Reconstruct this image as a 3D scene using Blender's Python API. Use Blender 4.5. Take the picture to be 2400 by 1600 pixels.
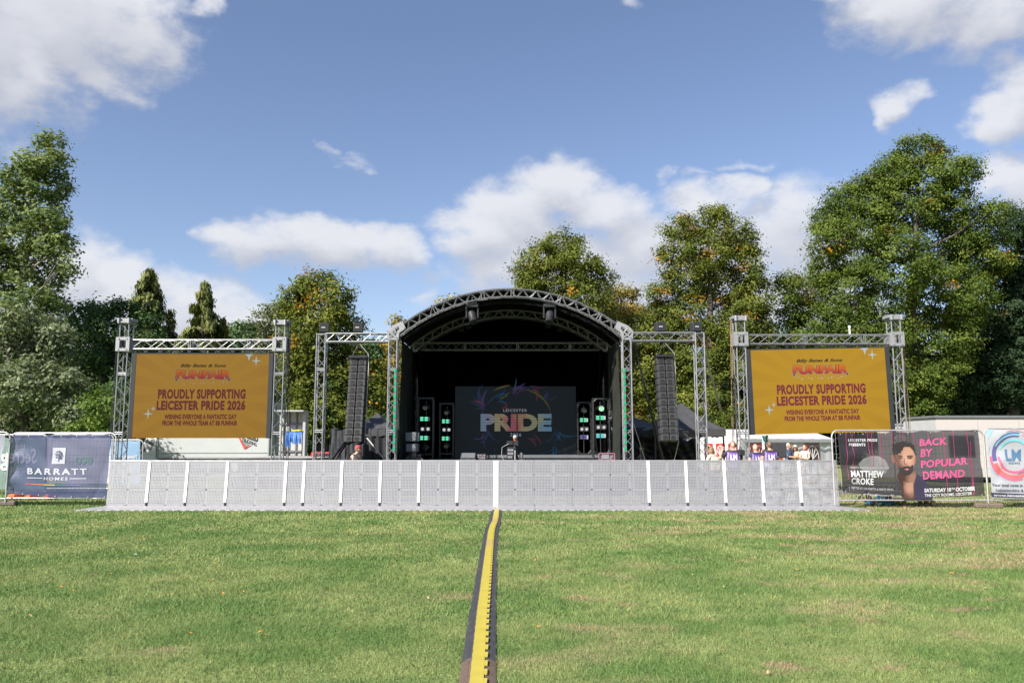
import bpy, bmesh, math, random
import numpy as np
from math import sin, cos, pi, radians, sqrt, atan2, asin
from mathutils import Vector, Matrix

for _o in list(bpy.data.objects): bpy.data.objects.remove(_o)
SC = bpy.context.scene
COL = SC.collection
random.seed(7)
RNG = np.random.default_rng(7)

# ------------------------------------------------------------------ camera
CAM_H, PITCH, FPX = 1.7, radians(7.2), 2400 * 28 / 36
cd = bpy.data.cameras.new('camera'); cam = bpy.data.objects.new('camera', cd); COL.objects.link(cam)
cd.lens = 28; cd.sensor_width = 36; cd.sensor_fit = 'HORIZONTAL'; cd.clip_start = 0.1; cd.clip_end = 5000
cam.location = (0, 0, CAM_H); cam.rotation_euler = (pi / 2 + PITCH, 0, 0)
SC.camera = cam
SC.render.resolution_x, SC.render.resolution_y = 1024, 682

# ------------------------------------------------------------------ exposure, sun, sky
SC.view_settings.view_transform = 'Standard'; SC.view_settings.look = 'None'
SC.view_settings.gamma = 1; SC.view_settings.exposure = 1.15
EXPO = 2 ** SC.view_settings.exposure
SC.cycles.max_bounces = 8; SC.cycles.transparent_max_bounces = 24; SC.cycles.diffuse_bounces = 3
SC.cycles.glossy_bounces = 3; SC.cycles.caustics_reflective = False; SC.cycles.caustics_refractive = False
SUN_AZ, SUN_EL = radians(225), radians(39)          # azimuth clockwise from +Y: behind the camera, to its left
sd = bpy.data.lights.new('sun', 'SUN'); sun = bpy.data.objects.new('sun', sd); COL.objects.link(sun)
sd.energy = 4.5; sd.angle = radians(0.53); sd.color = (1.0, 0.94, 0.86)
SUN_DIR = Vector((sin(SUN_AZ) * cos(SUN_EL), cos(SUN_AZ) * cos(SUN_EL), sin(SUN_EL)))
sun.rotation_euler = (-SUN_DIR).to_track_quat('-Z', 'Y').to_euler(); sun.location = (-40, -40, 60)

def srgb(r, g, b, k=1.0):
    f = lambda c: (c / 12.92 if c <= .04045 else ((c + .055) / 1.055) ** 2.4) * k
    return (f(r / 255), f(g / 255), f(b / 255), 1)

def ray(x, y):
    """direction of the photograph's pixel (2400 x 1600) in the world"""
    a, b = (x - 1200) / FPX, (800 - y) / FPX
    return Vector((a, cos(PITCH) - b * sin(PITCH), sin(PITCH) + b * cos(PITCH)))
def P(x, y, Y):
    d = ray(x, y); t = Y / d.y
    return Vector((d.x * t, Y, CAM_H + d.z * t))
def D(x, y, Y): return P(x * 2400 / 2352, y * 2400 / 2352, Y)

def build_sky():
    w = bpy.data.worlds.new('World'); SC.world = w; w.use_nodes = True
    nt = w.node_tree; nt.nodes.clear(); N = nt.nodes.new; L = nt.links.new
    # node group: cloud density over azimuth / elevation in degrees
    g = bpy.data.node_groups.new('cloud_field', 'ShaderNodeTree')
    g.interface.new_socket('p', in_out='INPUT', socket_type='NodeSocketVector')
    g.interface.new_socket('density', in_out='OUTPUT', socket_type='NodeSocketFloat')
    gi = g.nodes.new('NodeGroupInput'); go = g.nodes.new('NodeGroupOutput')
    blobs = [  # x, y, rx, ry, weight (pixels of a 2352 wide view turned into sky angles)
        (170,40,270,120,1),(50,170,170,100,.95),(310,70,160,100,.9),(-60,60,220,160,1),(250,160,110,70,.7),(310,205,75,34,.6),(490,15,60,34,.55),(400,40,60,60,.6),
        (150,645,130,100,1),(290,690,160,105,1),(440,735,150,105,1),(560,765,100,80,1),(300,790,330,80,.9),(30,600,140,80,.8),
        (590,550,120,66,1),(700,545,110,52,.95),(760,575,140,58,1),(870,575,100,58,.95),(940,590,55,38,.7),(820,615,110,34,.6),(480,540,40,20,.5),
        (1200,490,150,95,1),(1290,445,120,66,1),(1090,545,110,76,.95),(1400,490,130,72,1),(1110,625,140,52,.7),(1500,560,200,90,1),(1600,470,110,50,.9),(1700,430,60,26,.7),(1540,400,38,24,.55),(1720,382,90,13,.3),(1630,405,70,13,.3),
        (1650,600,250,140,1),(1830,550,180,125,1),(1300,600,260,100,1),(1420,670,220,80,1),(1800,680,220,100,1),(1110,665,70,32,.55),
        (2090,5,230,66,1),(2260,30,150,76,.95),(2120,62,95,44,.85),(1900,-15,110,34,.7),(2330,110,60,60,.4),
        (2050,245,70,42,.85),(2105,215,50,34,.7),(2015,295,34,42,.55),
        (2310,265,100,66,.9),(2370,230,90,90,.9),(2310,430,130,60,.95),(2380,470,110,80,1),
        (180,395,40,55,.12),(10,300,60,100,.32),(800,368,95,20,.24),(860,385,44,16,.30),(740,345,40,16,.2),(1440,15,32,30,.3),(985,645,80,24,.3),(960,690,60,34,.4),(1080,640,60,30,.3),
        (-500,300,500,160,1),(-400,700,600,140,1),(2900,380,500,180,1),(2700,720,600,120,1)]
    prev = None
    for x, y, rx, ry, wt in blobs:
        d = ray(x * 2400 / 2352, y * 2400 / 2352).normalized()
        az, el = math.degrees(atan2(d.x, d.y)), math.degrees(asin(d.z))
        k = 31.9 * .98; cx = cos(atan2((x - 1176), 1829)) ** 2
        sx, sy = rx / k * cx + .15, ry / k + .12
        if x < -200 or x > 2600: az = (x - 1176) / 31.9
        m = g.nodes.new('ShaderNodeVectorMath'); m.operation = 'MULTIPLY_ADD'
        g.links.new(gi.outputs[0], m.inputs[0]); m.inputs[1].default_value = (1 / sx, 1 / sy, 0); m.inputs[2].default_value = (-az / sx, -el / sy, 0)
        q = g.nodes.new('ShaderNodeVectorMath'); q.operation = 'DOT_PRODUCT'
        g.links.new(m.outputs[0], q.inputs[0]); g.links.new(m.outputs[0], q.inputs[1])
        a = g.nodes.new('ShaderNodeMath'); a.operation = 'MULTIPLY_ADD'
        g.links.new(q.outputs['Value'], a.inputs[0]); a.inputs[1].default_value = -.9; a.inputs[2].default_value = wt
        if prev is None: prev = a.outputs[0]
        else:
            s = g.nodes.new('ShaderNodeMath'); s.operation = 'SMOOTH_MAX'
            g.links.new(prev, s.inputs[0]); g.links.new(a.outputs[0], s.inputs[1]); s.inputs[2].default_value = .25
            prev = s.outputs[0]
    c = g.nodes.new('ShaderNodeMath'); c.operation = 'MAXIMUM'; g.links.new(prev, c.inputs[0]); c.inputs[1].default_value = -.9
    g.links.new(c.outputs[0], go.inputs[0])

    tc = N('ShaderNodeTexCoord'); vec = tc.outputs['Generated']
    sx = N('ShaderNodeSeparateXYZ'); L(vec, sx.inputs[0])
    def M(op, a, b=None, c=None):
        n = N('ShaderNodeMath'); n.operation = op
        for i, v in enumerate((a, b, c)):
            if v is None: continue
            if hasattr(v, 'is_linked'): L(v, n.inputs[i])
            else: n.inputs[i].default_value = v
        return n.outputs[0]
    az = M('MULTIPLY', M('ARCTAN2', sx.outputs[0], sx.outputs[1]), 180 / pi)
    el = M('MULTIPLY', M('ARCSINE', sx.outputs[2]), 180 / pi)
    cb = N('ShaderNodeCombineXYZ'); L(az, cb.inputs[0]); L(el, cb.inputs[1])
    def noise(scale, det, rough, out='Fac', squash=1.6):
        mp = N('ShaderNodeVectorMath'); mp.operation = 'MULTIPLY'; L(vec, mp.inputs[0]); mp.inputs[1].default_value = (1, 1, squash)
        n = N('ShaderNodeTexNoise'); n.inputs['Scale'].default_value = scale; n.inputs['Detail'].default_value = det; n.inputs['Roughness'].default_value = rough
        L(mp.outputs[0], n.inputs['Vector']); return n.outputs[out]
    wob = N('ShaderNodeVectorMath'); wob.operation = 'MULTIPLY_ADD'
    L(noise(9, 5, .55, 'Color'), wob.inputs[0]); wob.inputs[1].default_value = (7.5, 4.2, 0); wob.inputs[2].default_value = (-3.75, -2.1, 0)
    p = N('ShaderNodeVectorMath'); L(cb.outputs[0], p.inputs[0]); L(wob.outputs[0], p.inputs[1])
    p2 = N('ShaderNodeVectorMath'); L(p.outputs[0], p2.inputs[0]); p2.inputs[1].default_value = (-.5, 1.7, 0)
    g1 = N('ShaderNodeGroup'); g1.node_tree = g; L(p.outputs[0], g1.inputs[0])
    g2 = N('ShaderNodeGroup'); g2.node_tree = g; L(p2.outputs[0], g2.inputs[0])
    fb = noise(15, 9, .62); fb2 = noise(34, 6, .6)
    dens = M('ADD', g1.outputs[0], M('MULTIPLY', M('SUBTRACT', fb, .5), 1.9))
    dens = M('ADD', dens, M('MULTIPLY', M('SUBTRACT', fb2, .5), .7))
    mr = N('ShaderNodeMapRange'); mr.interpolation_type = 'SMOOTHSTEP'; L(dens, mr.inputs[0]); mr.inputs[1].default_value = -.16; mr.inputs[2].default_value = .92
    shade = M('ADD', M('SUBTRACT', g1.outputs[0], g2.outputs[0]), M('MULTIPLY', M('SUBTRACT', fb, .5), 1.1))
    shade = M('SUBTRACT', shade, M('MULTIPLY', M('SUBTRACT', dens, .5), .12))
    ms = N('ShaderNodeMapRange'); ms.interpolation_type = 'SMOOTHSTEP'; L(shade, ms.inputs[0]); ms.inputs[1].default_value = -.55; ms.inputs[2].default_value = .65
    sky = N('ShaderNodeTexSky'); sky.sky_type = 'NISHITA'; sky.sun_disc = False
    sky.sun_elevation = SUN_EL; sky.sun_rotation = SUN_AZ; sky.altitude = 100; sky.air_density = 1.0; sky.dust_density = .7; sky.ozone_density = 1.4
    K = .071
    cc = N('ShaderNodeMix'); cc.data_type = 'RGBA'; L(ms.outputs[0], cc.inputs[0])
    cc.inputs[6].default_value = tuple(v / K for v in (.245, .255, .29)) + (1,); cc.inputs[7].default_value = tuple(v / K for v in (.375, .38, .40)) + (1,)
    tint = N('ShaderNodeMix'); tint.data_type = 'RGBA'; tint.blend_type = 'MULTIPLY'; tint.inputs[0].default_value = 1
    L(sky.outputs[0], tint.inputs[6]); tint.inputs[7].default_value = (1.03, .972, 1.03, 1)
    mx = N('ShaderNodeMix'); mx.data_type = 'RGBA'; L(M('MULTIPLY', mr.outputs[0], .93), mx.inputs[0]); L(tint.outputs[2], mx.inputs[6]); L(cc.outputs[2], mx.inputs[7])
    bg = N('ShaderNodeBackground'); bg.inputs[1].default_value = K; L(mx.outputs[2], bg.inputs[0])
    out = N('ShaderNodeOutputWorld'); L(bg.outputs[0], out.inputs[0])
    w.cycles.sampling_method = 'MANUAL'; w.cycles.sample_map_resolution = 512
build_sky()

# ------------------------------------------------------------------ helpers
def link(o, parent=None):
    COL.objects.link(o)
    if parent is not None: o.parent = parent
    return o
def tag(o, label=None, cat=None, group=None, kind=None):
    if label: o['label'] = label
    if cat: o['category'] = cat
    if group: o['group'] = group
    if kind: o['kind'] = kind
    return o
def thing(name, loc, label, cat, group=None):
    o = link(bpy.data.objects.new(name, None)); o.location = loc; o.empty_display_size = .2
    return tag(o, label, cat, group)
def wloc(o):
    v = Vector((0, 0, 0))
    while o is not None: v += o.location; o = o.parent
    return v

class MB:
    """collects geometry in world coordinates, builds one mesh object"""
    def __init__(s): s.v = []; s.f = []; s.m = []; s.mats = []
    def mi(s, mat):
        if mat not in s.mats: s.mats.append(mat)
        return s.mats.index(mat)
    def add(s, vs, fs, mat=0):
        b = len(s.v); s.v += [tuple(x) for x in vs]; s.f += [tuple(i + b for i in f) for f in fs]; s.m += [mat] * len(fs)
        return s
    def box(s, c, size, R=None, mat=0):
        hx, hy, hz = size[0] / 2, size[1] / 2, size[2] / 2
        vs = [Vector((x, y, z)) for x in (-hx, hx) for y in (-hy, hy) for z in (-hz, hz)]
        if R is not None: vs = [R @ v for v in vs]
        c = Vector(c)
        return s.add([v + c for v in vs], [(0, 1, 3, 2), (4, 6, 7, 5), (0, 4, 5, 1), (2, 3, 7, 6), (0, 2, 6, 4), (1, 5, 7, 3)], mat)
    def bbox(s, c, size, bev=.02, R=None, mat=0):
        """box with chamfered edges"""
        bm = bmesh.new(); bmesh.ops.create_cube(bm, size=1)
        for v in bm.verts: v.co = Vector((v.co.x * size[0], v.co.y * size[1], v.co.z * size[2]))
        bmesh.ops.bevel(bm, geom=list(bm.edges), offset=bev, segments=1, affect='EDGES')
        c = Vector(c); bm.verts.ensure_lookup_table()
        vs = [(R @ v.co if R is not None else v.co) + c for v in bm.verts]
        fs = [[v.index for v in f.verts] for f in bm.faces]; bm.free()
        return s.add(vs, fs, mat)
    def tube(s, p0, p1, r0, r1=None, n=6, mat=0, cap=True):
        p0, p1 = Vector(p0), Vector(p1); r1 = r0 if r1 is None else r1
        d = (p1 - p0)
        if d.length < 1e-6: return s
        d.normalize(); a = d.orthogonal().normalized(); b = d.cross(a)
        vs = []
        for p, r in ((p0, r0), (p1, r1)):
            for k in range(n):
                t = 2 * pi * k / n; vs.append(p + (a * cos(t) + b * sin(t)) * r)
        fs = [(k, (k + 1) % n, n + (k + 1) % n, n + k) for k in range(n)]
        if cap: fs += [tuple(range(n - 1, -1, -1)), tuple(range(n, 2 * n))]
        return s.add(vs, fs, mat)
    def path(s, pts, rad, n=6, mat=0):
        """smooth tube along points; rad is a number or a list"""
        pts = [Vector(p) for p in pts]; R = rad if isinstance(rad, (list, tuple)) else [rad] * len(pts)
        vs = []; a = None
        for i, p in enumerate(pts):
            d = (pts[min(i + 1, len(pts) - 1)] - pts[max(i - 1, 0)]).normalized()
            if a is None: a = d.orthogonal().normalized()
            a = (a - d * a.dot(d)); a = a.normalized() if a.length > 1e-5 else d.orthogonal().normalized()
            b = d.cross(a)
            for k in range(n):
                t = 2 * pi * k / n; vs.append(p + (a * cos(t) + b * sin(t)) * R[i])
        fs = []
        for i in range(len(pts) - 1):
            for k in range(n): fs.append((i * n + k, i * n + (k + 1) % n, (i + 1) * n + (k + 1) % n, (i + 1) * n + k))
        fs += [tuple(range(n - 1, -1, -1)), tuple((len(pts) - 1) * n + k for k in range(n))]
        return s.add(vs, fs, mat)
    def ell(s, c, r, nu=10, nv=7, R=None, mat=0):
        c = Vector(c); vs = []; fs = []
        if not isinstance(r, (tuple, list)): r = (r, r, r)
        for j in range(nv + 1):
            t = pi * j / nv
            for i in range(nu):
                u = 2 * pi * i / nu
                q = Vector((r[0] * sin(t) * cos(u), r[1] * sin(t) * sin(u), r[2] * cos(t)))
                vs.append(c + (R @ q if R is not None else q))
        for j in range(nv):
            for i in range(nu):
                a, b = j * nu + i, j * nu + (i + 1) % nu
                if j == 0: fs.append((a, a + nu, b + nu))
                elif j == nv - 1: fs.append((a, a + nu, b))
                else: fs.append((a, a + nu, b + nu, b))
        return s.add(vs, fs, mat)
    def prism(s, poly, ax, lo, hi, mat=0):
        """extrude a 2-D polygon; ax = 'y' takes (x, z), 'x' takes (y, z), 'z' takes (x, y)"""
        f = {'y': lambda a, b, t: (a, t, b), 'x': lambda a, b, t: (t, a, b), 'z': lambda a, b, t: (a, b, t)}[ax]
        n = len(poly); vs = [f(a, b, lo) for a, b in poly] + [f(a, b, hi) for a, b in poly]
        fs = [tuple(range(n)), tuple(range(2 * n - 1, n - 1, -1))] + [(k, n + k, n + (k + 1) % n, (k + 1) % n) for k in range(n)]
        return s.add(vs, fs, mat)
    def grid(s, fn, nu, nv, mat=0):
        vs = [fn(i / nu, j / nv) for j in range(nv + 1) for i in range(nu + 1)]
        fs = [(j * (nu + 1) + i, j * (nu + 1) + i + 1, (j + 1) * (nu + 1) + i + 1, (j + 1) * (nu + 1) + i) for j in range(nv) for i in range(nu)]
        return s.add(vs, fs, mat)
    def truss(s, p0, p1, w=.29, h=None, r=.022, rd=.010, step=None, side=Vector((1, 0, 0)), mat=0):
        """square lattice truss: four chords and zigzag bracing on every face, end frames"""
        p0, p1 = Vector(p0), Vector(p1); h = w if h is None else h
        d = (p1 - p0); Ln = d.length; d.normalize()
        a = (side - d * side.dot(d)).normalized(); b = d.cross(a)
        cs = [a * (i * w / 2) + b * (j * h / 2) for i, j in ((-1, -1), (1, -1), (1, 1), (-1, 1))]
        for c in cs: s.tube(p0 + c, p1 + c, r, n=8, mat=mat)
        step = step or w; n = max(2, int(round(Ln / step)))
        for k in range(4):
            A, B = cs[k], cs[(k + 1) % 4]
            for i in range(n):
                t0, t1 = Ln * i / n, Ln * (i + 1) / n
                if (i + k) % 2: A2, B2 = B, A
                else: A2, B2 = A, B
                s.tube(p0 + d * t0 + A2, p0 + d * t1 + B2, rd, n=5, mat=mat, cap=False)
            for t in (0.03, Ln - .03): s.tube(p0 + d * t + A, p0 + d * t + B, rd * 1.3, n=5, mat=mat, cap=False)
            m = 2.0; q = m
            while q < Ln - .8:
                for e in (-.03, .03): s.tube(p0 + d * (q + e) + A, p0 + d * (q + e) + B, rd * 1.2, n=5, mat=mat, cap=False)
                q += m
        return s
    def text(s, body, fn, bold=0.0, shear=0.0, mat=0, spacing=1.0, fitw=True):
        """letters as flat faces; fn maps (u, v) in 0..1 of the text's own box to a world point"""
        vs, fs = text_geo(body, bold, shear, spacing)
        return s.add([fn(u, v) for u, v in vs], fs, mat)
    def build(s, name, mats, parent=None, smooth=False, loc=None):
        me = bpy.data.meshes.new(name)
        off = wloc(parent) if parent is not None else (Vector(loc) if loc is not None else Vector((0, 0, 0)))
        me.from_pydata([(x - off.x, y - off.y, z - off.z) for x, y, z in s.v], [], s.f)
        if not isinstance(mats, (list, tuple)): mats = [mats]
        for m in mats: me.materials.append(m)
        if len(mats) > 1: me.polygons.foreach_set('material_index', s.m)
        if smooth:
            me.polygons.foreach_set('use_smooth', [True] * len(me.polygons))
        me.validate(); me.update()
        o = link(bpy.data.objects.new(name, me), parent)
        if parent is None and loc is not None: o.location = loc
        if smooth and isinstance(smooth, (int, float)) and smooth is not True: me.set_sharp_from_angle(angle=radians(smooth))
        return o

_TC = {}
def text_geo(body, bold, shear, spacing):
    key = (body, bold, shear, spacing)
    if key in _TC: return _TC[key]
    cu = bpy.data.curves.new('t', 'FONT'); cu.body = body; cu.size = 1; cu.offset = bold; cu.shear = shear; cu.space_character = spacing
    cu.resolution_u = 3; cu.fill_mode = 'FRONT'; cu.align_x = 'CENTER'
    ob = bpy.data.objects.new('t', cu)
    me = bpy.data.meshes.new_from_object(ob)
    v = np.empty(len(me.vertices) * 3); me.vertices.foreach_get('co', v); v = v.reshape(-1, 3)[:, :2]
    lo, hi = v.min(0), v.max(0); v = (v - lo) / (hi - lo)
    fs = [tuple(p.vertices) for p in me.polygons]
    bpy.data.objects.remove(ob); bpy.data.curves.remove(cu); bpy.data.meshes.remove(me)
    _TC[key] = ([tuple(x) for x in v], fs); return _TC[key]

def copy_tree(o, parent=None):
    c = o.copy(); COL.objects.link(c)
    if parent is not None: c.parent = parent
    for ch in list(o.children): copy_tree(ch, c)
    return c

# ------------------------------------------------------------------ materials
def newmat(name):
    m = bpy.data.materials.new(name); m.use_nodes = True; nt = m.node_tree
    return m, nt, nt.nodes['Principled BSDF'], nt.nodes['Material Output']
def mat(name, col, rough=.6, metal=0.0, var=.18, scale=6.0, bump=0.0, bscale=40.0, spec=.5, emit=None, alpha=None, transl=0.0, sheen=0.0):
    m, nt, b, out = newmat(name); N = nt.nodes.new; L = nt.links.new
    col = tuple(col)[:3]
    tc = N('ShaderNodeTexCoord')
    nz = N('ShaderNodeTexNoise'); nz.inputs['Scale'].default_value = scale; nz.inputs['Detail'].default_value = 6; nz.inputs['Roughness'].default_value = .6
    L(tc.outputs['Object'], nz.inputs['Vector'])
    mx = N('ShaderNodeMix'); mx.data_type = 'RGBA'; L(nz.outputs['Fac'], mx.inputs[0])
    mx.inputs[6].default_value = tuple(c * (1 - var) for c in col) + (1,); mx.inputs[7].default_value = tuple(min(1, c * (1 + var)) for c in col) + (1,)
    L(mx.outputs[2], b.inputs['Base Color'])
    r = N('ShaderNodeMapRange'); L(nz.outputs['Fac'], r.inputs[0]); r.inputs[1].default_value = .3; r.inputs[2].default_value = .7
    r.inputs[3].default_value = max(.03, rough - .1); r.inputs[4].default_value = min(1, rough + .1); L(r.outputs[0], b.inputs['Roughness'])
    b.inputs['Metallic'].default_value = metal; b.inputs['Specular IOR Level'].default_value = spec
    if bump:
        n2 = N('ShaderNodeTexNoise'); n2.inputs['Scale'].default_value = bscale; n2.inputs['Detail'].default_value = 4; L(tc.outputs['Object'], n2.inputs['Vector'])
        bp = N('ShaderNodeBump'); bp.inputs['Strength'].default_value = bump; bp.inputs['Distance'].default_value = .02; L(n2.outputs['Fac'], bp.inputs['Height']); L(bp.outputs[0], b.inputs['Normal'])
    if emit is not None:
        b.inputs['Emission Color'].default_value = tuple(emit[:3]) + (1,); b.inputs['Emission Strength'].default_value = emit[3] if len(emit) > 3 else 1
    sh = b.outputs[0]
    if transl:
        t = N('ShaderNodeBsdfTranslucent'); L(mx.outputs[2], t.inputs[0]); a = N('ShaderNodeMixShader'); a.inputs[0].default_value = transl
        L(sh, a.inputs[1]); L(t.outputs[0], a.inputs[2]); sh = a.outputs[0]
    if alpha is not None:
        t = N('ShaderNodeBsdfTransparent'); a = N('ShaderNodeMixShader'); a.inputs[0].default_value = alpha
        L(t.outputs[0], a.inputs[1]); L(sh, a.inputs[2]); sh = a.outputs[0]
    L(sh, out.inputs[0])
    return m
def emis(name, col, k=1.0, base=(.004, .004, .004)):
    """a lit surface; col is the picture value it should reach"""
    c = srgb(*col); return mat(name, base, .8, spec=.05, emit=(c[0], c[1], c[2], k / EXPO), var=.05)
MA = {}
MA['alu'] = mat('aluminium_tube', (.27, .275, .29), .45, .6, .1, 9)
MA['alu_plate'] = mat('aluminium_plate', (.28, .285, .295), .5, .3, .12, 7)
MA['white_strip'] = mat('white_edge_strip', (.84, .83, .82), .5, 0, .05, 5)
MA['black_fabric'] = mat('black_fabric', (.0045, .0046, .005), .9, 0, .3, 4, .25, 14, spec=.1)
MA['black_tarp'] = mat('black_tarpaulin', (.022, .024, .028), .5, 0, .3, 3, .35, 9)
MA['tent_black'] = mat('black_tent_cloth', (.045, .046, .05), .6, 0, .2, 3, .2, 8)
MA['black_plastic'] = mat('black_plastic', (.022, .023, .025), .45, 0, .25, 12)
MA['speaker'] = mat('speaker_paint', (.038, .038, .041), .55, 0, .2, 10)
MA['bezel'] = mat('charcoal_casing', (.028, .030, .033), .6, 0, .2, 5, spec=.25)
MA['back_black'] = mat('stage_black', (.002, .002, .0022), .95, 0, .2, 3, spec=0)
MA['grille'] = mat('speaker_grille', (.014, .014, .015), .7, 0, .3, 60)
MA['dark_steel'] = mat('dark_steel', (.05, .05, .055), .4, .7, .2, 12)
MA['galv'] = mat('galvanised_tube', (.46, .46, .46), .5, .55, .2, 14)
MA['rubber'] = mat('rubber_block', (.13, .10, .08), .85, 0, .35, 8, .3, 60)
MA['white_paint'] = mat('white_paint', (.74, .74, .74), .4, 0, .08, 2)
MA['white_cloth'] = mat('white_marquee_cloth', (.50, .50, .51), .6, 0, .08, 2, .15, 6)
MA['grey_panel'] = mat('grey_panel', (.36, .37, .38), .55, 0, .1, 3)
MA['dark_grey'] = mat('dark_grey_trim', (.13, .14, .15), .5, 0, .15, 4)
MA['glass_dark'] = mat('dark_glass', (.02, .024, .028), .08, 0, .2, 2)
MA['tyre'] = mat('tyre_rubber', (.025, .025, .026), .8, 0, .2, 20)
MA['red_paint'] = mat('red_paint', (.45, .035, .03), .35, 0, .1, 4)
MA['yellow_paint'] = mat('yellow_paint', (.62, .43, .04), .5, 0, .15, 6)
MA['orange_plastic'] = mat('orange_plastic', (.75, .12, .02), .5, 0, .12, 6)
MA['blue_strap'] = mat('blue_webbing', (.03, .16, .52), .6, 0, .35, 9)
MA['concrete'] = mat('pale_decking', (.33, .32, .30), .8, 0, .12, 3)
MA['wood'] = mat('pallet_wood', (.26, .18, .11), .8, 0, .3, 12)
MA['txt_white'] = mat('white_print', (.52, .52, .54), .6, 0, .03, 4)
MA['bark'] = mat('bark', (.085, .072, .058), .9, 0, .4, 10, .6, 18)
MA['bark_pale'] = mat('pale_bark', (.22, .20, .17), .9, 0, .3, 10, .5, 18)

# ------------------------------------------------------------------ lawn
def lawn_nodes(nt, vec):
    """colour of the turf over world x, y: fresh green, yellow green and dry brown patches"""
    N = nt.nodes.new; L = nt.links.new
    def noise(sc, det, rough, off=0.0, sq=(1, 1, 0)):
        m = N('ShaderNodeVectorMath'); m.operation = 'MULTIPLY_ADD'; L(vec, m.inputs[0]); m.inputs[1].default_value = sq; m.inputs[2].default_value = (off, off * 1.7, 0)
        n = N('ShaderNodeTexNoise'); n.inputs['Scale'].default_value = sc; n.inputs['Detail'].default_value = det; n.inputs['Roughness'].default_value = rough; L(m.outputs[0], n.inputs['Vector']); return n.outputs['Fac']
    def mr(v, a, b, c=0.0, d=1.0):
        n = N('ShaderNodeMapRange'); n.interpolation_type = 'SMOOTHSTEP'; L(v, n.inputs[0]); n.inputs[1].default_value = a; n.inputs[2].default_value = b; n.inputs[3].default_value = c; n.inputs[4].default_value = d; return n.outputs[0]
    def mix(f, a, b):
        n = N('ShaderNodeMix'); n.data_type = 'RGBA'; L(f, n.inputs[0])
        for v, i in ((a, 6), (b, 7)):
            if isinstance(v, tuple): n.inputs[i].default_value = v
            else: L(v, n.inputs[i])
        return n.outputs[2]
    def math(op, a, b):
        n = N('ShaderNodeMath'); n.operation = op
        for i, v in enumerate((a, b)):
            if isinstance(v, (int, float)): n.inputs[i].default_value = v
            else: L(v, n.inputs[i])
        return n.outputs[0]
    sx = N('ShaderNodeSeparateXYZ'); L(vec, sx.inputs[0])
    clampx = math('MINIMUM', math('MAXIMUM', sx.outputs[0], -8), 8)
    c = mix(mr(noise(.62, 6, .62), .38, .62), (.122, .200, .056, 1), (.228, .278, .100, 1))
    c = mix(mr(noise(2.6, 5, .65, 7), .52, .70, 0, .7), c, (.080, .155, .042, 1))
    dry = math('ADD', noise(.55, 6, .68, 31, (.8, 1.5, 0)), math('MULTIPLY', clampx, .009))
    dry = math('ADD', dry, math('MULTIPLY', mr(sx.outputs[1], 14.5, 20), .045))
    c = mix(mr(dry, .53, .70, 0, .75), c, (.33, .275, .155, 1))
    bare = math('ADD', noise(1.5, 5, .6, 55, (.6, 1.5, 0)), math('MULTIPLY', clampx, .008))
    c = mix(mr(bare, .61, .72, 0, .8), c, (.34, .235, .155, 1))
    return c
m, nt, b, out = newmat('lawn_soil'); 
geo = nt.nodes.new('ShaderNodeNewGeometry'); c = lawn_nodes(nt, geo.outputs['Position'])
dk = nt.nodes.new('ShaderNodeMix'); dk.data_type = 'RGBA'; dk.blend_type = 'MULTIPLY'; dk.inputs[0].default_value = 1
fn = nt.nodes.new('ShaderNodeTexNoise'); fn.inputs['Scale'].default_value = 26; fn.inputs['Detail'].default_value = 5; nt.links.new(geo.outputs['Position'], fn.inputs['Vector'])
cr = nt.nodes.new('ShaderNodeMapRange'); nt.links.new(fn.outputs['Fac'], cr.inputs[0]); cr.inputs[1].default_value = .3; cr.inputs[2].default_value = .7; cr.inputs[3].default_value = .62; cr.inputs[4].default_value = 1.15
nt.links.new(c, dk.inputs[6]); nt.links.new(cr.outputs[0], dk.inputs[7]); nt.links.new(dk.outputs[2], b.inputs['Base Color'])
bp = nt.nodes.new('ShaderNodeBump'); bp.inputs['Strength'].default_value = .8; bp.inputs['Distance'].default_value = .04; nt.links.new(fn.outputs['Fac'], bp.inputs['Height']); nt.links.new(bp.outputs[0], b.inputs['Normal'])
b.inputs['Roughness'].default_value = .95; b.inputs['Specular IOR Level'].default_value = .1
MA['lawn'] = m
m, nt, b, out = newmat('grass_blade')
geo = nt.nodes.new('ShaderNodeNewGeometry'); c = lawn_nodes(nt, geo.outputs['Position'])
at = nt.nodes.new('ShaderNodeAttribute'); at.attribute_name = 'tone'
mu = nt.nodes.new('ShaderNodeMix'); mu.data_type = 'RGBA'; mu.blend_type = 'MULTIPLY'; mu.inputs[0].default_value = 1; nt.links.new(c, mu.inputs[6]); nt.links.new(at.outputs['Color'], mu.inputs[7])
nt.links.new(mu.outputs[2], b.inputs['Base Color']); b.inputs['Roughness'].default_value = .6; b.inputs['Specular IOR Level'].default_value = .3
tr = nt.nodes.new('ShaderNodeBsdfTranslucent'); nt.links.new(mu.outputs[2], tr.inputs[0]); ms = nt.nodes.new('ShaderNodeMixShader'); ms.inputs[0].default_value = .3
nt.links.new(b.outputs[0], ms.inputs[1]); nt.links.new(tr.outputs[0], ms.inputs[2]); nt.links.new(ms.outputs[0], out.inputs[0])
MA['blade'] = m

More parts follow.
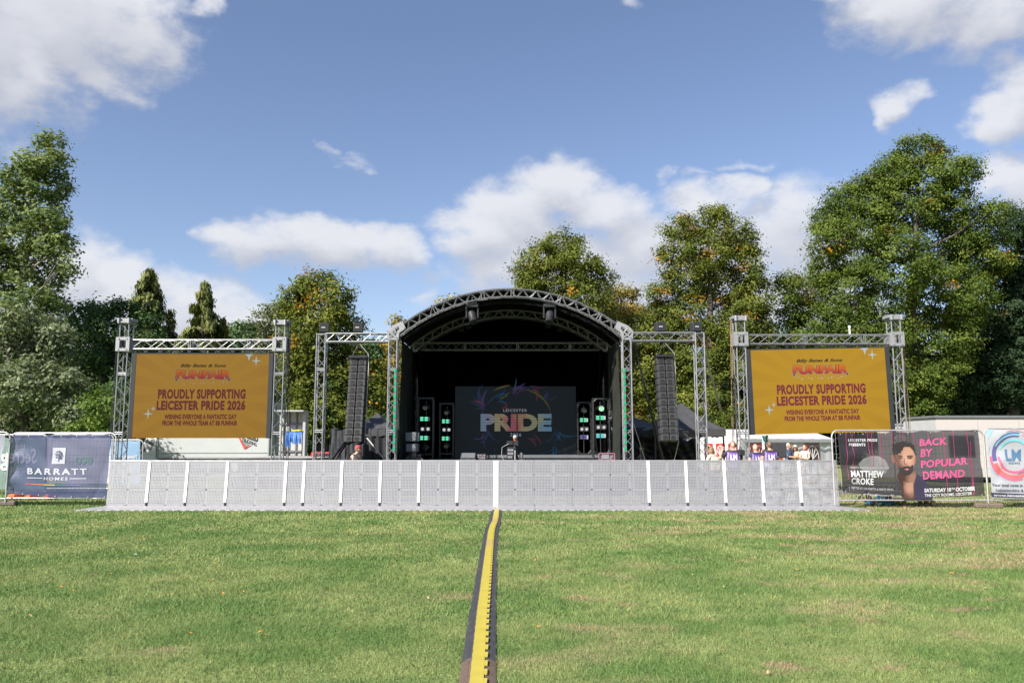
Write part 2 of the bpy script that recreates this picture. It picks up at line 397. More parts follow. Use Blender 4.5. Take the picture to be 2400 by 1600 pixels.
def build_lawn():
    g = MB(); R = 900
    xs = [-R, -200, -80, -40, -20, -10, 0, 10, 20, 40, 80, 200, R]; ys = [-300, -60, -10, 4, 10, 16, 22, 30, 45, 70, 120, 300, R]
    vs = [(x, y, 0) for y in ys for x in xs]; n = len(xs)
    g.add(vs, [(j * n + i, j * n + i + 1, (j + 1) * n + i + 1, (j + 1) * n + i) for j in range(len(ys) - 1) for i in range(n - 1)])
    tag(g.build('grass_field', MA['lawn']), 'wide worn green lawn with dry brown patches in front of the stage', 'ground', kind='structure')
    # blades: a mesh of tapered faces, denser near the camera
    X = []; Y = []; W = []; H = []
    for y0, y1, n_, w, h in ((5.2, 8, 150000, .0052, .040), (8, 11.5, 150000, .008, .042), (11.5, 15.5, 120000, .013, .043), (15.5, 21.4, 110000, .022, .042), (21.4, 30, 60000, .035, .05)):
        y = np.sqrt(RNG.uniform(y0 * y0, y1 * y1, n_)); x = RNG.uniform(-1, 1, n_) * (y * .69 + .3)
        X.append(x); Y.append(y); W.append(np.full(n_, w)); H.append(np.full(n_, h))
    x, y, w, h = map(np.concatenate, (X, Y, W, H)); n = len(x)
    keep = np.ones(n, bool)
    keep &= ~((y > 20.15) & (y < 27) & (x > -10.9) & (x < 9.1))
    rx = ramp_x(y); keep &= ~((np.abs(x - rx) < .13) & (y < 20.3))
    x, y, w, h = x[keep], y[keep], w[keep], h[keep]; n = len(x)
    G = RNG.random((700, 700)); gi = lambda s, q: G[(np.floor(x / s).astype(int) * 7 + q) % 700, (np.floor(y / s).astype(int) * 5 + q) % 700]
    def sm(s, q):
        fx, fy = x / s, y / s; ix, iy = np.floor(fx).astype(int), np.floor(fy).astype(int); tx, ty = fx - ix, fy - iy; tx, ty = tx * tx * (3 - 2 * tx), ty * ty * (3 - 2 * ty)
        g_ = lambda a_, b_: G[(ix + a_ + q) % 700, (iy + b_ + 3 * q) % 700]
        return (g_(0, 0) * (1 - tx) + g_(1, 0) * tx) * (1 - ty) + (g_(0, 1) * (1 - tx) + g_(1, 1) * tx) * ty
    clump = .5 * sm(.11, 5) + .3 * sm(.32, 50) + .2 * sm(.05, 90)
    h = h * (.55 + .95 * clump)
    h = h * RNG.uniform(.45, 1.25, n) * (1 + .9 * (RNG.random(n) > .985)); w = w * RNG.uniform(.6, 1.3, n)
    a = RNG.uniform(0, 2 * pi, n); lean = RNG.uniform(.1, 1.1, n); la = RNG.uniform(0, 2 * pi, n)
    V = np.zeros((n, 3, 3)); ca, sa = np.cos(a) * w / 2, np.sin(a) * w / 2
    V[:, 0] = np.stack([x - ca, y - sa, np.full(n, -.003)], 1); V[:, 1] = np.stack([x + ca, y + sa, np.full(n, -.003)], 1)
    V[:, 2] = np.stack([x + np.cos(la) * lean * h, y + np.sin(la) * lean * h, h * .85], 1)
    me = bpy.data.meshes.new('grass'); me.vertices.add(3 * n); me.loops.add(3 * n); me.polygons.add(n)
    me.vertices.foreach_set('co', V.reshape(-1)); me.loops.foreach_set('vertex_index', np.arange(3 * n, dtype=np.int32))
    me.polygons.foreach_set('loop_start', np.arange(0, 3 * n, 3, dtype=np.int32))
    t = RNG.uniform(.74, 1.28, n) * (.78 + .50 * clump); straw = RNG.random(n) > .93
    c = np.ones((n, 4)); c[:, :3] = t[:, None] * np.where(straw[:, None], np.array([1.7, 1.25, 1.2]), np.array([1, 1, 1]))
    at = me.attributes.new('tone', 'FLOAT_COLOR', 'FACE'); at.data.foreach_set('color', c.reshape(-1).astype(np.float32))
    me.materials.append(MA['blade']); me.update(calc_edges=True)
    tag(link(bpy.data.objects.new('grass', me)), 'short mown grass blades covering the lawn', 'grass', kind='stuff')
    lv = MB(); mats = [mat('fallen_leaf_orange', (.50, .19, .03), .7, 0, .3, 30), mat('fallen_leaf_tan', (.42, .27, .13), .7, 0, .3, 30), mat('paper_scrap', (.8, .8, .78), .7)]
    for i in range(190):
        y = sqrt(random.uniform(5.6 ** 2, 20 ** 2)); x = random.uniform(-.66, .66) * y; s = random.uniform(.012, .03); a = random.uniform(0, 6.3); z = random.uniform(.03, .045)
        q = [(-1, 0), (-.4, .45), (.5, .4), (1.1, 0), (.45, -.45), (-.4, -.4)]; tl = random.uniform(-.5, .5); t2 = random.uniform(-.6, .6)
        lv.add([(x + s * (u * cos(a) - v * sin(a)), y + s * (u * sin(a) + v * cos(a)), z + s * (u * tl + abs(v) * t2)) for u, v in q], [(0, 1, 2, 3), (0, 3, 4, 5)], 0 if random.random() < .5 else (2 if random.random() < .05 else 1))
    tag(lv.build('fallen_leaves', mats), 'scattered orange and tan leaves lying on the grass', 'leaves', kind='stuff')

RAMP = [(5.0, -.225), (5.96, -.246), (8.1, -.291), (11.0, -.335), (13.0, -.365), (15.15, -.394), (16.2, -.392), (17.3, -.366), (18.5, -.372), (20.3, -.385)]
def ramp_x(y): return np.interp(y, [a for a, b in RAMP], [b for a, b in RAMP])

# ------------------------------------------------------------------ trees
def leafmat(name, transl=.28, rough=.5):
    m, nt, b, out = newmat(name); N = nt.nodes.new; L = nt.links.new
    at = N('ShaderNodeAttribute'); at.attribute_name = 'tone'
    L(at.outputs['Color'], b.inputs['Base Color']); b.inputs['Roughness'].default_value = .7; b.inputs['Specular IOR Level'].default_value = .08
    t = N('ShaderNodeBsdfTranslucent'); g = N('ShaderNodeMix'); g.data_type = 'RGBA'; g.blend_type = 'MULTIPLY'; g.inputs[0].default_value = 1
    L(at.outputs['Color'], g.inputs[6]); g.inputs[7].default_value = (1.25, 1.3, .6, 1); L(g.outputs[2], t.inputs[0])
    s = N('ShaderNodeMixShader'); s.inputs[0].default_value = transl; L(b.outputs[0], s.inputs[1]); L(t.outputs[0], s.inputs[2]); L(s.outputs[0], out.inputs[0])
    return m
MA['leaf'] = leafmat('leaf'); MA['needle'] = leafmat('needle', .1, .65)

def unit(n): 
    v = RNG.normal(size=(n, 3)); return v / np.linalg.norm(v, axis=1)[:, None]
def leaf_object(name, pos, nrm, axis, size, col, m, parent, aspect=.55):
    """pos, nrm (rough normal), axis (rough long direction): pointed leaves folded along the middle"""
    n = len(pos); nrm = nrm / np.linalg.norm(nrm, axis=1)[:, None]
    ax = axis - nrm * (axis * nrm).sum(1)[:, None]; ax /= (np.linalg.norm(ax, axis=1)[:, None] + 1e-9)
    sd = np.cross(nrm, ax); L = size[:, None]; fold = RNG.uniform(-.1, .22, n)[:, None] * L
    off = np.array(wloc(parent)) if parent is not None else np.zeros(3); p = pos - off
    V = np.stack([p - ax * L * .5, p + sd * L * aspect * .5 + nrm * fold * .5 - ax * L * .05, p + ax * L * .5, p - sd * L * aspect * .5 + nrm * fold * .5 - ax * L * .05], 1)
    me = bpy.data.meshes.new(name); me.vertices.add(4 * n); me.loops.add(4 * n); me.polygons.add(n)
    me.vertices.foreach_set('co', V.reshape(-1)); me.loops.foreach_set('vertex_index', np.arange(4 * n, dtype=np.int32))
    me.polygons.foreach_set('loop_start', np.arange(0, 4 * n, 4, dtype=np.int32))
    c = np.ones((n, 4)); c[:, :3] = np.clip(col, .002, 1)
    at = me.attributes.new('tone', 'FLOAT_COLOR', 'FACE'); at.data.foreach_set('color', c.reshape(-1).astype(np.float32))
    me.materials.append(m); me.update(calc_edges=True)
    return link(bpy.data.objects.new(name, me), parent)

PAL = {  # dark, light, autumn
    'lime': ((0.046, 0.085, 0.016), (0.148, 0.186, 0.037), (.30, .155, .018)),
    'olive': ((0.054, 0.085, 0.016), (0.179, 0.193, 0.038), (.36, .180, .020)),
    'poplar': ((0.071, 0.114, 0.040), (0.219, 0.263, 0.099), (.15, .15, .06)),
    'sage': ((0.085, 0.116, 0.064), (0.272, 0.305, 0.179), (.16, .13, .06)),
    'dark': ((0.034, 0.072, 0.030), (0.119, 0.181, 0.068), (.07, .08, .02)),
    'fresh': ((0.055, 0.103, 0.023), (0.202, 0.270, 0.067), (.15, .15, .03)),
    'willow': ((0.072, 0.094, 0.048), (0.203, 0.224, 0.119), (.16, .15, .07)),
    'yew_shaded': ((0.012, 0.029, 0.014), (0.048, 0.081, 0.039), (.09, .07, .02)),  # evergreen green, lowered further to hold the shade of the tallest tree
    'gold': ((0.116, 0.116, 0.029), (0.416, 0.317, 0.079), (.40, .20, .03)),
}
def crown_points(blobs, Y, depth, pal, size=.24, dens=1.0, autumn=.02, cl=.6, lean=(0, 0, 0), rep=1.0):
    """blobs: (x, y, rx, ry[, dY]) in a 2352-wide view at distance Y, turned into real ellipsoids of leaf clumps"""
    dk, lt, au = (np.array(c) for c in PAL[pal]); PO, NO, AX, CO, SZ = [], [], [], [], []; cen = []
    for bl in blobs:
        x, y, rx, ry = bl[:4]; dY = bl[4] if len(bl) > 4 else random.uniform(-1, 1) * depth
        c = np.array(D(x, y, Y + dY)); k = (Y + dY) / 1829.3; r = np.array([rx * k, max(.5, (rx + ry) * .5 * k), ry * k]); cen.append((c, r))
        area = 4 * pi * (r[0] * r[1] * r[2]) ** (2 / 3); nc = max(6, int(area / (cl * cl) * .62 * rep))
        d = unit(nc); rad = RNG.uniform(.30, 1.0, nc) ** .55
        cc = c + d * r * rad[:, None]
        cc = cc[cc[:, 2] > .25]; nc = len(cc)
        if nc == 0: continue
        hue = RNG.random(nc) ** 1.3; aut = RNG.random(nc) < autumn
        nl = np.maximum(6, (56 * dens * (cl / .6) ** 2 * (.24 / size) ** 1.4 * RNG.uniform(.5, 1.4, nc))).astype(int)
        idx = np.repeat(np.arange(nc), nl); n = len(idx)
        o = RNG.normal(size=(n, 3)) * np.array([.52, .52, .34]) * cl * RNG.uniform(.7, 1.15, nc)[idx][:, None]
        p = cc[idx] + o
        out = (p - c) / r; nr = unit(n) * .75 + out * .8 + np.array([0, 0, .5])
        h = np.clip(hue[idx] * .75 + RNG.random(n) * .35 - .02, 0, 1)[:, None]
        col = dk + (lt - dk) * h
        col = np.where((aut[idx] & (RNG.random(n) < .75))[:, None], au * RNG.uniform(.6, 1.3, n)[:, None], col)
        col = col * RNG.uniform(.75, 1.28, n)[:, None]
        PO.append(p); NO.append(nr); AX.append(unit(n) + np.array([0, 0, -.5]) + np.array(lean)); CO.append(col); SZ.append(size * RNG.uniform(.6, 1.35, n))
    return tuple(np.concatenate(q) for q in (PO, NO, AX, SZ, CO)), cen

def tree(name, blobs, Y, label, pal='lime', size=.2, depth=1.2, dens=1.0, autumn=.02, cl=.6, trunk=None, tr=.35, group=None, bark='bark', lean=(0, 0, 0), rep=1.0, top=None):
    (po, no, ax, sz, co), cen = crown_points(blobs, Y, depth, pal, size, dens, autumn, cl, lean, rep)
    bx = trunk if trunk is not None else float(np.mean([b[0] for b in blobs])); g = D(bx, 1100, Y); base = Vector((g.x, Y, 0))
    root = thing(name, base, label, 'tree', group)
    leaf_object('crown', po, no, ax, sz, co, MA['leaf'], root)
    t = MB(); zt = max(c[2] for c, r in cen); hb = min(blobs, key=lambda q: q[1]); tip = D(*(top or (hb[0], hb[1] + 12)), Y)
    pts = [base.lerp(tip, k) + Vector((sin(k * 5 + bx) * .18, cos(k * 4) * .12, 0)) * (0 if k == 0 else 1) for k in (0, .12, .3, .5, .7, .88, 1)]
    pts[0].z = -.2
    t.path(pts, [tr * q for q in (1.25, 1, .85, .65, .42, .22, .06)], 8)
    for c, r in cen:
        e = Vector(c); kz = min(.9, max(.08, (e.z - .35 * abs(e.x - base.x) - 1) / max(1, tip.z)))
        i = kz * 6; a = pts[min(int(i), 5)].lerp(pts[min(int(i), 5) + 1], i - int(i)); mid = a.lerp(e, .5) + Vector((random.uniform(-.2, .2), 0, random.uniform(-.3, .1)))
        r0 = tr * .34 * (1 - kz * .6)
        t.path([a, mid, e], [r0, r0 * .6, r0 * .2], 5)
        for q in range(3):
            s = e + Vector(r) * 0 + Vector((random.uniform(-.8, .8) * r[0], random.uniform(-.7, .7) * r[1], random.uniform(-.3, .85) * r[2]))
            t.path([mid, mid.lerp(s, .6), s], [r0 * .4, r0 * .25, .012], 4)
    t.build('trunk', MA[bark], root, True)
    return root

def conifer(name, x, ytop, ybase, wbase, Y, label, n=15000, pal=((.055, .078, .022), (.205, .22, .075)), prof=.75, droop=1.0, group=None, dead=0.0):
    tip = D(x, ytop, Y); k = Y / 1829.3; zb = max(.6, D(x, ybase, Y).z); R = wbase / 2 * k; base = Vector((tip.x, Y, 0))
    root = thing(name, base, label, 'tree', group); H = tip.z - zb
    t = MB(); t.path([base + Vector((0, 0, -.2)), base.lerp(tip, .5), tip], [.3, .18, .02], 7)
    PO, NO, AX, SZ, CO = [], [], [], [], []; dk, lt = np.array(pal[0]), np.array(pal[1])
    nb = int(H * 12)
    for i in range(nb):
        f = (i + random.random()) / nb; z = zb + H * f; rr = R * (1 - f) ** prof * random.uniform(.7, 1.15) + .05; a = random.uniform(0, 2 * pi)
        end = np.array([tip.x + cos(a) * rr, Y + sin(a) * rr, z - rr * .18]); st = np.array([tip.x, Y, z + .15])
        t.tube(st, end, .022 * (1 - f) + .012, .008, 4, cap=False)
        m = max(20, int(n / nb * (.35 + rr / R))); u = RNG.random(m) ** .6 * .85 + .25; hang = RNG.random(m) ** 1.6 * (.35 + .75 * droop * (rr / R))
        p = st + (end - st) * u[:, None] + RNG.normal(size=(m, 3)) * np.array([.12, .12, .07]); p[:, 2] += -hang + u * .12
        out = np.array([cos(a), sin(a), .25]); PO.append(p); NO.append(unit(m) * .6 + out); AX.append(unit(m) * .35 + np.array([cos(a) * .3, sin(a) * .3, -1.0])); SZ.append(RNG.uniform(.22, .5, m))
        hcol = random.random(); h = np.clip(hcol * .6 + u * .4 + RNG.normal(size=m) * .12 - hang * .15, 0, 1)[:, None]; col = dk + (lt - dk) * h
        if dead: col = np.where((RNG.random(m) < dead)[:, None], np.array([.13, .085, .045]), col)
        CO.append(col)
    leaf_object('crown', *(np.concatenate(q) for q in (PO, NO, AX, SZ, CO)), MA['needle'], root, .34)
    t.build('trunk', MA['bark'], root, True)
    return root

def build_trees():
    R = 'trees lining the far side of the field'
    tree('lime_tree', [(2115,358,72,52),(2185,395,60,48),(2225,395,30,30),(2060,398,58,58),(2005,440,62,52),(1945,468,58,50),(1905,500,40,40),(1915,545,60,52),(1995,520,80,70),(2090,470,90,80),(2175,470,62,60),(2215,545,85,62),(2280,485,45,32),(2255,590,75,66),(1905,612,52,46),(1945,680,80,66),(2050,610,110,90),(2160,680,110,90),(1850,665,52,42),(1808,660,34,36),(2000,760,120,80),(2130,800,110,80),(1880,760,90,60),(1830,720,44,38),(1980,870,130,80),(1860,880,90,80),(2090,900,90,70),(2230,690,50,60)],
         60, 'tallest broad green tree with orange leaf clumps, behind the right screen', 'lime', autumn=.022, cl=.72, trunk=2060, tr=.55, group=R, depth=1.8)
    tree('lime_tree', [(1630,510,58,42),(1560,530,44,32),(1690,550,55,48),(1625,580,76,52),(1545,588,36,28),(1722,600,34,38),(1572,648,60,52),(1662,660,90,60),(1730,680,48,58),(1520,690,44,40),(1600,740,100,62),(1700,750,70,60),(1490,765,62,56),(1600,840,110,80),(1720,830,60,70),(1620,940,110,60),(1500,870,60,80),(1750,760,30,60)],
         58, 'broad green tree with an orange patch near its top, beside the right speaker wing', 'olive', autumn=.035, cl=.68, trunk=1620, tr=.45, group=R, depth=1.5)
    tree('lime_tree', [(1288,560,48,40),(1240,590,48,42),(1330,598,58,48),(1202,632,36,38),(1280,640,80,50),(1372,640,42,32),(1222,680,48,30),(1330,690,80,46),(1270,740,90,50),(1370,760,60,50),(1290,850,90,70)],
         57, 'round green tree rising behind the arched stage roof', 'olive', autumn=.018, cl=.65, trunk=1285, tr=.4, group=R)
    tree('maple_tree', [(1425,690,50,42),(1395,740,56,48),(1455,740,40,44),(1440,810,60,60),(1400,840,50,70),(1460,900,55,60),(1430,980,70,50)],
         61, 'small yellowish tree between the stage roof and the right speaker wing', 'gold', autumn=.04, trunk=1425, tr=.25, group=R)
    tree('walnut_tree', [(730,660,54,46),(690,690,50,45),(780,690,38,44),(742,720,70,55),(664,740,34,34),(700,790,70,60),(790,780,52,58),(830,840,46,60),(740,870,90,70),(672,850,40,60),(858,900,34,70),(762,960,100,60),(682,940,50,50),(840,985,50,50)],
         44, 'rounded green tree with yellow leaves behind the left speaker wing', 'olive', autumn=.04, trunk=745, tr=.4, group=R)
    tree('willow_tree', [(615,740,34,42),(602,790,34,38),(640,712,26,24),(590,860,40,60),(640,880,40,60)], 49, 'pale wispy tree just right of the left screen', 'willow', size=.18, dens=.8, trunk=612, tr=.2, group=R, lean=(0, 0, -1.2))
    tree('autumn_tree', [(915,742,13,14),(906,790,20,34),(900,860,30,50)], 62, 'small orange tree top beside the left end of the stage roof', 'gold', size=.3, autumn=.1, trunk=905, tr=.2, group=R)
    tree('autumn_tree', [(1035,692,28,12),(1030,730,40,36),(1030,800,50,60)], 64, 'orange tree top just showing over the left slope of the stage roof', 'gold', size=.3, autumn=.1, trunk=1030, tr=.2, group=R)
    tree('poplar_tree', [(112,322,32,26),(76,368,46,36),(128,372,34,30),(42,408,44,42),(102,428,56,46),(140,440,22,26),(18,470,40,50),(82,490,66,50),(128,500,30,38),(50,550,70,50),(118,566,48,42),(150,552,20,26),(30,620,60,50),(110,628,58,38),(156,604,16,26),(62,690,68,42),(120,688,36,36),(-20,540,40,80),(-30,640,50,80),(60,760,70,60),(0,860,80,80)],
         42, 'tall windswept poplar leaning right at the left edge', 'poplar', size=.21, cl=.5, autumn=0, trunk=10, tr=.35, group=R, bark='bark_pale', lean=(1.6, 0, .6), rep=.85, top=(80, 340), depth=1.0)
    tree('sage_tree', [(20,730,56,40),(80,760,64,50),(130,780,40,40),(10,810,70,60),(110,830,66,56),(50,880,90,60),(140,890,66,60),(95,955,100,50),(0,955,80,60),(190,960,50,46)],
         37, 'grey green bushy tree below the poplar', 'sage', size=.2, cl=.5, autumn=.006, trunk=70, tr=.3, group=R)
    tree('oak_tree', [(190,724,46,36),(250,722,54,40),(300,735,36,34),(345,760,36,40),(212,790,78,60),(296,800,60,58),(232,880,70,70),(300,900,60,70),(380,880,70,80),(450,920,80,80),(540,930,90,80),(600,950,60,70)],
         45, 'dark green spreading tree left of the two conifers', 'dark', autumn=.006, trunk=240, tr=.35, group=R)
    tree('hazel_bush', [(236,932,46,42),(252,985,40,34),(200,992,40,30),(275,960,26,40)], 35, 'bright green bush behind the left fence beside the screen tower', 'fresh', size=.17, cl=.42, autumn=.01, trunk=236, tr=.1, group=R)
    conifer('cypress_tree', 344, 622, 960, 172, 60, 'tall narrow weeping conifer, first from the left', 26000, prof=.62, group=R)
    conifer('cypress_tree', 470, 655, 960, 236, 58, 'wide cone shaped conifer above the left screen', 34000, prof=.92, group=R)
    conifer('cypress_tree', 392, 714, 930, 80, 62, 'small thin brownish conifer between two bigger conifers', 5000, prof=.8, dead=.5, droop=.5, group=R)
    conifer('cypress_tree', 512, 735, 930, 40, 59, 'thin yellow green conifer edge right of the wide conifer', 4000, ((.05, .055, .012), (.16, .15, .03)), prof=.6, group=R)
    tree('yew_tree', [(2335,515,40,44),(2370,590,60,70),(2305,640,40,56),(2345,720,70,80),(2255,770,90,66),(2350,820,80,80),(2285,860,100,80),(2190,890,80,70),(2355,920,80,50),(2200,950,80,40),(2400,700,60,150),(2120,860,60,60),(2120,950,60,40),(2150,1000,90,40),(2300,1000,90,40),(2240,960,70,40)],
         64, 'very dark evergreen tree at the right edge, shade painted into its leaves', 'yew_shaded', size=.22, autumn=.01, trunk=2330, tr=.5, group=R, dens=1.2, rep=1.25)
    tree('holly_tree', [(1720,900,70,70),(1800,860,70,70),(1770,930,80,60),(1900,940,90,60),(2010,950,90,50),(1830,1000,90,40),(2000,1000,90,40)], 66, 'low tree behind the black gazebo and right screen, shade in its leaf colour', 'yew_shaded', autumn=.02, trunk=1790, tr=.3, group=R)
    # woodland far behind, reads as one mass
    bl = []
    for i in range(64):
        x = -260 + i * 45; yt = 820 + 50 * sin(i * 1.7) + 35 * sin(i * .6)
        if 1740 < x < 1840: yt = 770
        for k in range(4): bl.append((x + random.uniform(-20, 20), yt + 30 + k * 55, 52, 50))
    (po, no, ax, sz, co), _ = crown_points(bl, 78, 4, 'dark', .42, .9, .015, .95)
    tag(leaf_object('woodland', po, no, ax, sz, co, MA['leaf'], None), 'far dark woodland closing the view behind the trees', 'wood', kind='stuff')
# ------------------------------------------------------------------ crowd barrier
def perforated(lo=.265, hi=.335):
    m, nt, b, out = newmat('perforated_aluminium'); N = nt.nodes.new; L = nt.links.new
    tc = N('ShaderNodeTexCoord'); s = N('ShaderNodeSeparateXYZ'); L(tc.outputs['Object'], s.inputs[0])
    def M(op, a, bb=None):
        n = N('ShaderNodeMath'); n.operation = op
        for i, v in enumerate((a, bb)):
            if v is None: continue
            if isinstance(v, (int, float)): n.inputs[i].default_value = v
            else: L(v, n.inputs[i])
        return n.outputs[0]
    k = 2 * pi / .080
    h = M('GREATER_THAN', M('ABSOLUTE', M('MULTIPLY', M('SINE', M('MULTIPLY', s.outputs[0], k)), M('SINE', M('MULTIPLY', s.outputs[2], k)))), .76)
    nz = N('ShaderNodeTexNoise'); nz.inputs['Scale'].default_value = 4; nz.inputs['Detail'].default_value = 7; nz.inputs['Roughness'].default_value = .65
    oi = N('ShaderNodeObjectInfo'); ad = N('ShaderNodeVectorMath'); L(tc.outputs['Object'], ad.inputs[0]); L(oi.outputs['Location'], ad.inputs[1]); L(ad.outputs[0], nz.inputs['Vector'])
    cr = N('ShaderNodeMapRange'); L(nz.outputs['Fac'], cr.inputs[0]); cr.inputs[1].default_value = .35; cr.inputs[2].default_value = .68; cr.inputs[3].default_value = lo; cr.inputs[4].default_value = hi
    cb = N('ShaderNodeCombineColor'); L(cr.outputs[0], cb.inputs[0]); L(cr.outputs[0], cb.inputs[1]); L(M('MULTIPLY', cr.outputs[0], 1.06), cb.inputs[2]); L(cb.outputs[0], b.inputs['Base Color'])
    b.inputs['Metallic'].default_value = .35
    rr = N('ShaderNodeMapRange'); L(nz.outputs['Fac'], rr.inputs[0]); rr.inputs[1].default_value = .3; rr.inputs[2].default_value = .7; rr.inputs[3].default_value = .62; rr.inputs[4].default_value = .36; L(rr.outputs[0], b.inputs['Roughness'])
    t = N('ShaderNodeBsdfTransparent'); mx = N('ShaderNodeMixShader'); L(h, mx.inputs[0]); L(b.outputs[0], mx.inputs[1]); L(t.outputs[0], mx.inputs[2]); L(mx.outputs[0], out.inputs[0])
    return m
ORD = 'zeroth first second third fourth fifth sixth seventh eighth ninth tenth eleventh twelfth thirteenth fourteenth fifteenth sixteenth seventeenth eighteenth nineteenth twentieth'.split()
def build_barrier():
    MA['perf'] = perforated(); MA['perf_glare'] = perforated(.24, .46); MA['barrier_frame'] = mat('barrier_frame', (.285, .288, .298), .52, .35, .12, 6)  # second sheet is lighter and blotchy: sun glare painted into the right-end panels
    tread, nt, b, out = newmat('tread_plate'); N = nt.nodes.new; L = nt.links.new
    tc = N('ShaderNodeTexCoord'); mp = N('ShaderNodeMapping'); mp.inputs['Scale'].default_value = (9, 9, 1); L(tc.outputs['Object'], mp.inputs[0])
    ck = N('ShaderNodeTexChecker'); ck.inputs['Scale'].default_value = 1; L(mp.outputs[0], ck.inputs[0]); ck.inputs[1].default_value = (.44, .44, .45, 1); ck.inputs[2].default_value = (.24, .24, .25, 1)
    L(ck.outputs[0], b.inputs['Base Color']); b.inputs['Metallic'].default_value = .3; b.inputs['Roughness'].default_value = .45
    edges = [248, 340, 428, 520, 655, 697, 784, 873, 962, 1050, 1139, 1227, 1315, 1403, 1490, 1577, 1665, 1752, 1838, 1925]
    strips = {340, 428, 520, 655, 697, 784, 873, 962, 1050, 1139, 1490, 1577, 1665, 1752, 1838}
    yb, lean, top = 21.45, .10, 1.20
    xs = [D(e, 1110, yb + .05).x for e in edges]
    n = len(xs) - 1
    note = {0: 'leftmost, at the left end of the row', 3: 'the extra wide one', 4: 'the narrow half width one', 9: 'left of the wide white centre post', 10: 'right of the wide white centre post', n - 1: 'rightmost, with painted glare at the right end of the row'}
    for i in range(n):
        x0, x1 = xs[i] + .004, xs[i + 1] - .004; w = x1 - x0; cx = (x0 + x1) / 2
        what = note.get(i, ORD[i + 1] + ' from the left end of the row' if i < 10 else ORD[n - i] + ' from the right end of the row')
        lab = 'perforated metal crowd barrier panel, ' + what
        r = thing('crowd_barrier', (cx, yb, 0), lab, 'barrier', 'crowd barrier panels in one row before the stage')
        F = lambda u, v, d=0.0: Vector((x0 + w * u, yb + lean * v + d, .035 + (top - .035) * v))
        p = MB(); ci = [0, .5, 1] if w > .7 else [0, 1]; bw = .028 / w
        rows = [0, .36, .69, 1]
        for a in range(len(ci) - 1):
            for q in range(3):
                p.grid(lambda u, v: F(ci[a] + bw + (ci[a + 1] - ci[a] - 2 * bw) * u, rows[q] + .022 + (rows[q + 1] - rows[q] - .044) * v), 1, 1)
        p.build('perforated_sheet', MA['perf_glare'] if i >= n - 2 else MA['perf'], r)
        f = MB(); fr = lambda a, b_, c, d_: f.grid(lambda u, v: F(a + (b_ - a) * u, c + (d_ - c) * v, .004), 1, 1)
        for a in ci: fr(max(0, a - bw), min(1, a + bw), 0, 1)
        for q in rows: fr(0, 1, max(0, q - .022), min(1, q + .022))
        f.tube(F(0, 1, .02), F(1, 1, .02), .026, n=8); f.build('panel_frame', MA['barrier_frame'], r)
        s = MB()
        for xx in (x0 + .05, x1 - .05):
            s.tube((xx, yb + .14, top - .1), (xx, yb + 1.15, .05), .022); s.tube((xx, yb + .05, .06), (xx, yb + 1.2, .05), .022)
        s.tube((x0 + .05, yb + 1.1, .08), (x1 - .05, yb + 1.1, .08), .02); s.build('rear_strut', MA['dark_steel'], r)
        bp = MB(); bp.box((cx, yb - .62, .02), (w, 1.25, .03)); bp.box((cx, yb - 1.265, .012), (w, .04, .012)); bp.build('base_plate', tread, r)
        if edges[i + 1] in strips:
            s = MB(); hw = .052 if edges[i + 1] != 1139 else .095
            xx = xs[i + 1]; lo = .12 if hw < .08 else .03
            FF = lambda u, v: Vector((xx + hw * (u - .5) * 1.6 / 1.2, yb - .014 + lean * v, lo + (top + .01 - lo) * v))
            s.grid(FF, 1, 1); s.prism([(yb - .014 + lean * lo / top, lo), (yb + .016, lo), (yb + lean + .016, top + .01), (yb - .014 + lean, top + .01)], 'x', xx - hw * .67, xx + hw * .67)
            s.build('edge_strip', MA['white_strip'], r)
            if lo > .1:
                s = MB(); s.box((xx, yb - .012, .075), (.03, .03, .08)); s.build('latch_foot', MA['dark_steel'], r)
    # side plates of the platform at both ends
    for x, sx, nm in ((xs[0], -.35, 'left'), (xs[-1], .42, 'right')):
        m = MB(); m.add([(x, yb - 1.25, .03), (x + sx, yb - 1.2, .006), (x + sx * .9, yb - .5, .006), (x, yb - .1, .03)], [(0, 1, 2, 3)]); m.add([(x, yb - 1.25, .0), (x, yb - 1.25, .03), (x + sx, yb - 1.2, .006)], [(0, 1, 2)])
        o = m.build('ramp_plate', tread, loc=(x, yb - .6, 0)); tag(o, 'sloping metal end plate on the grass at the %s end of the barrier' % nm, 'ramp plate')

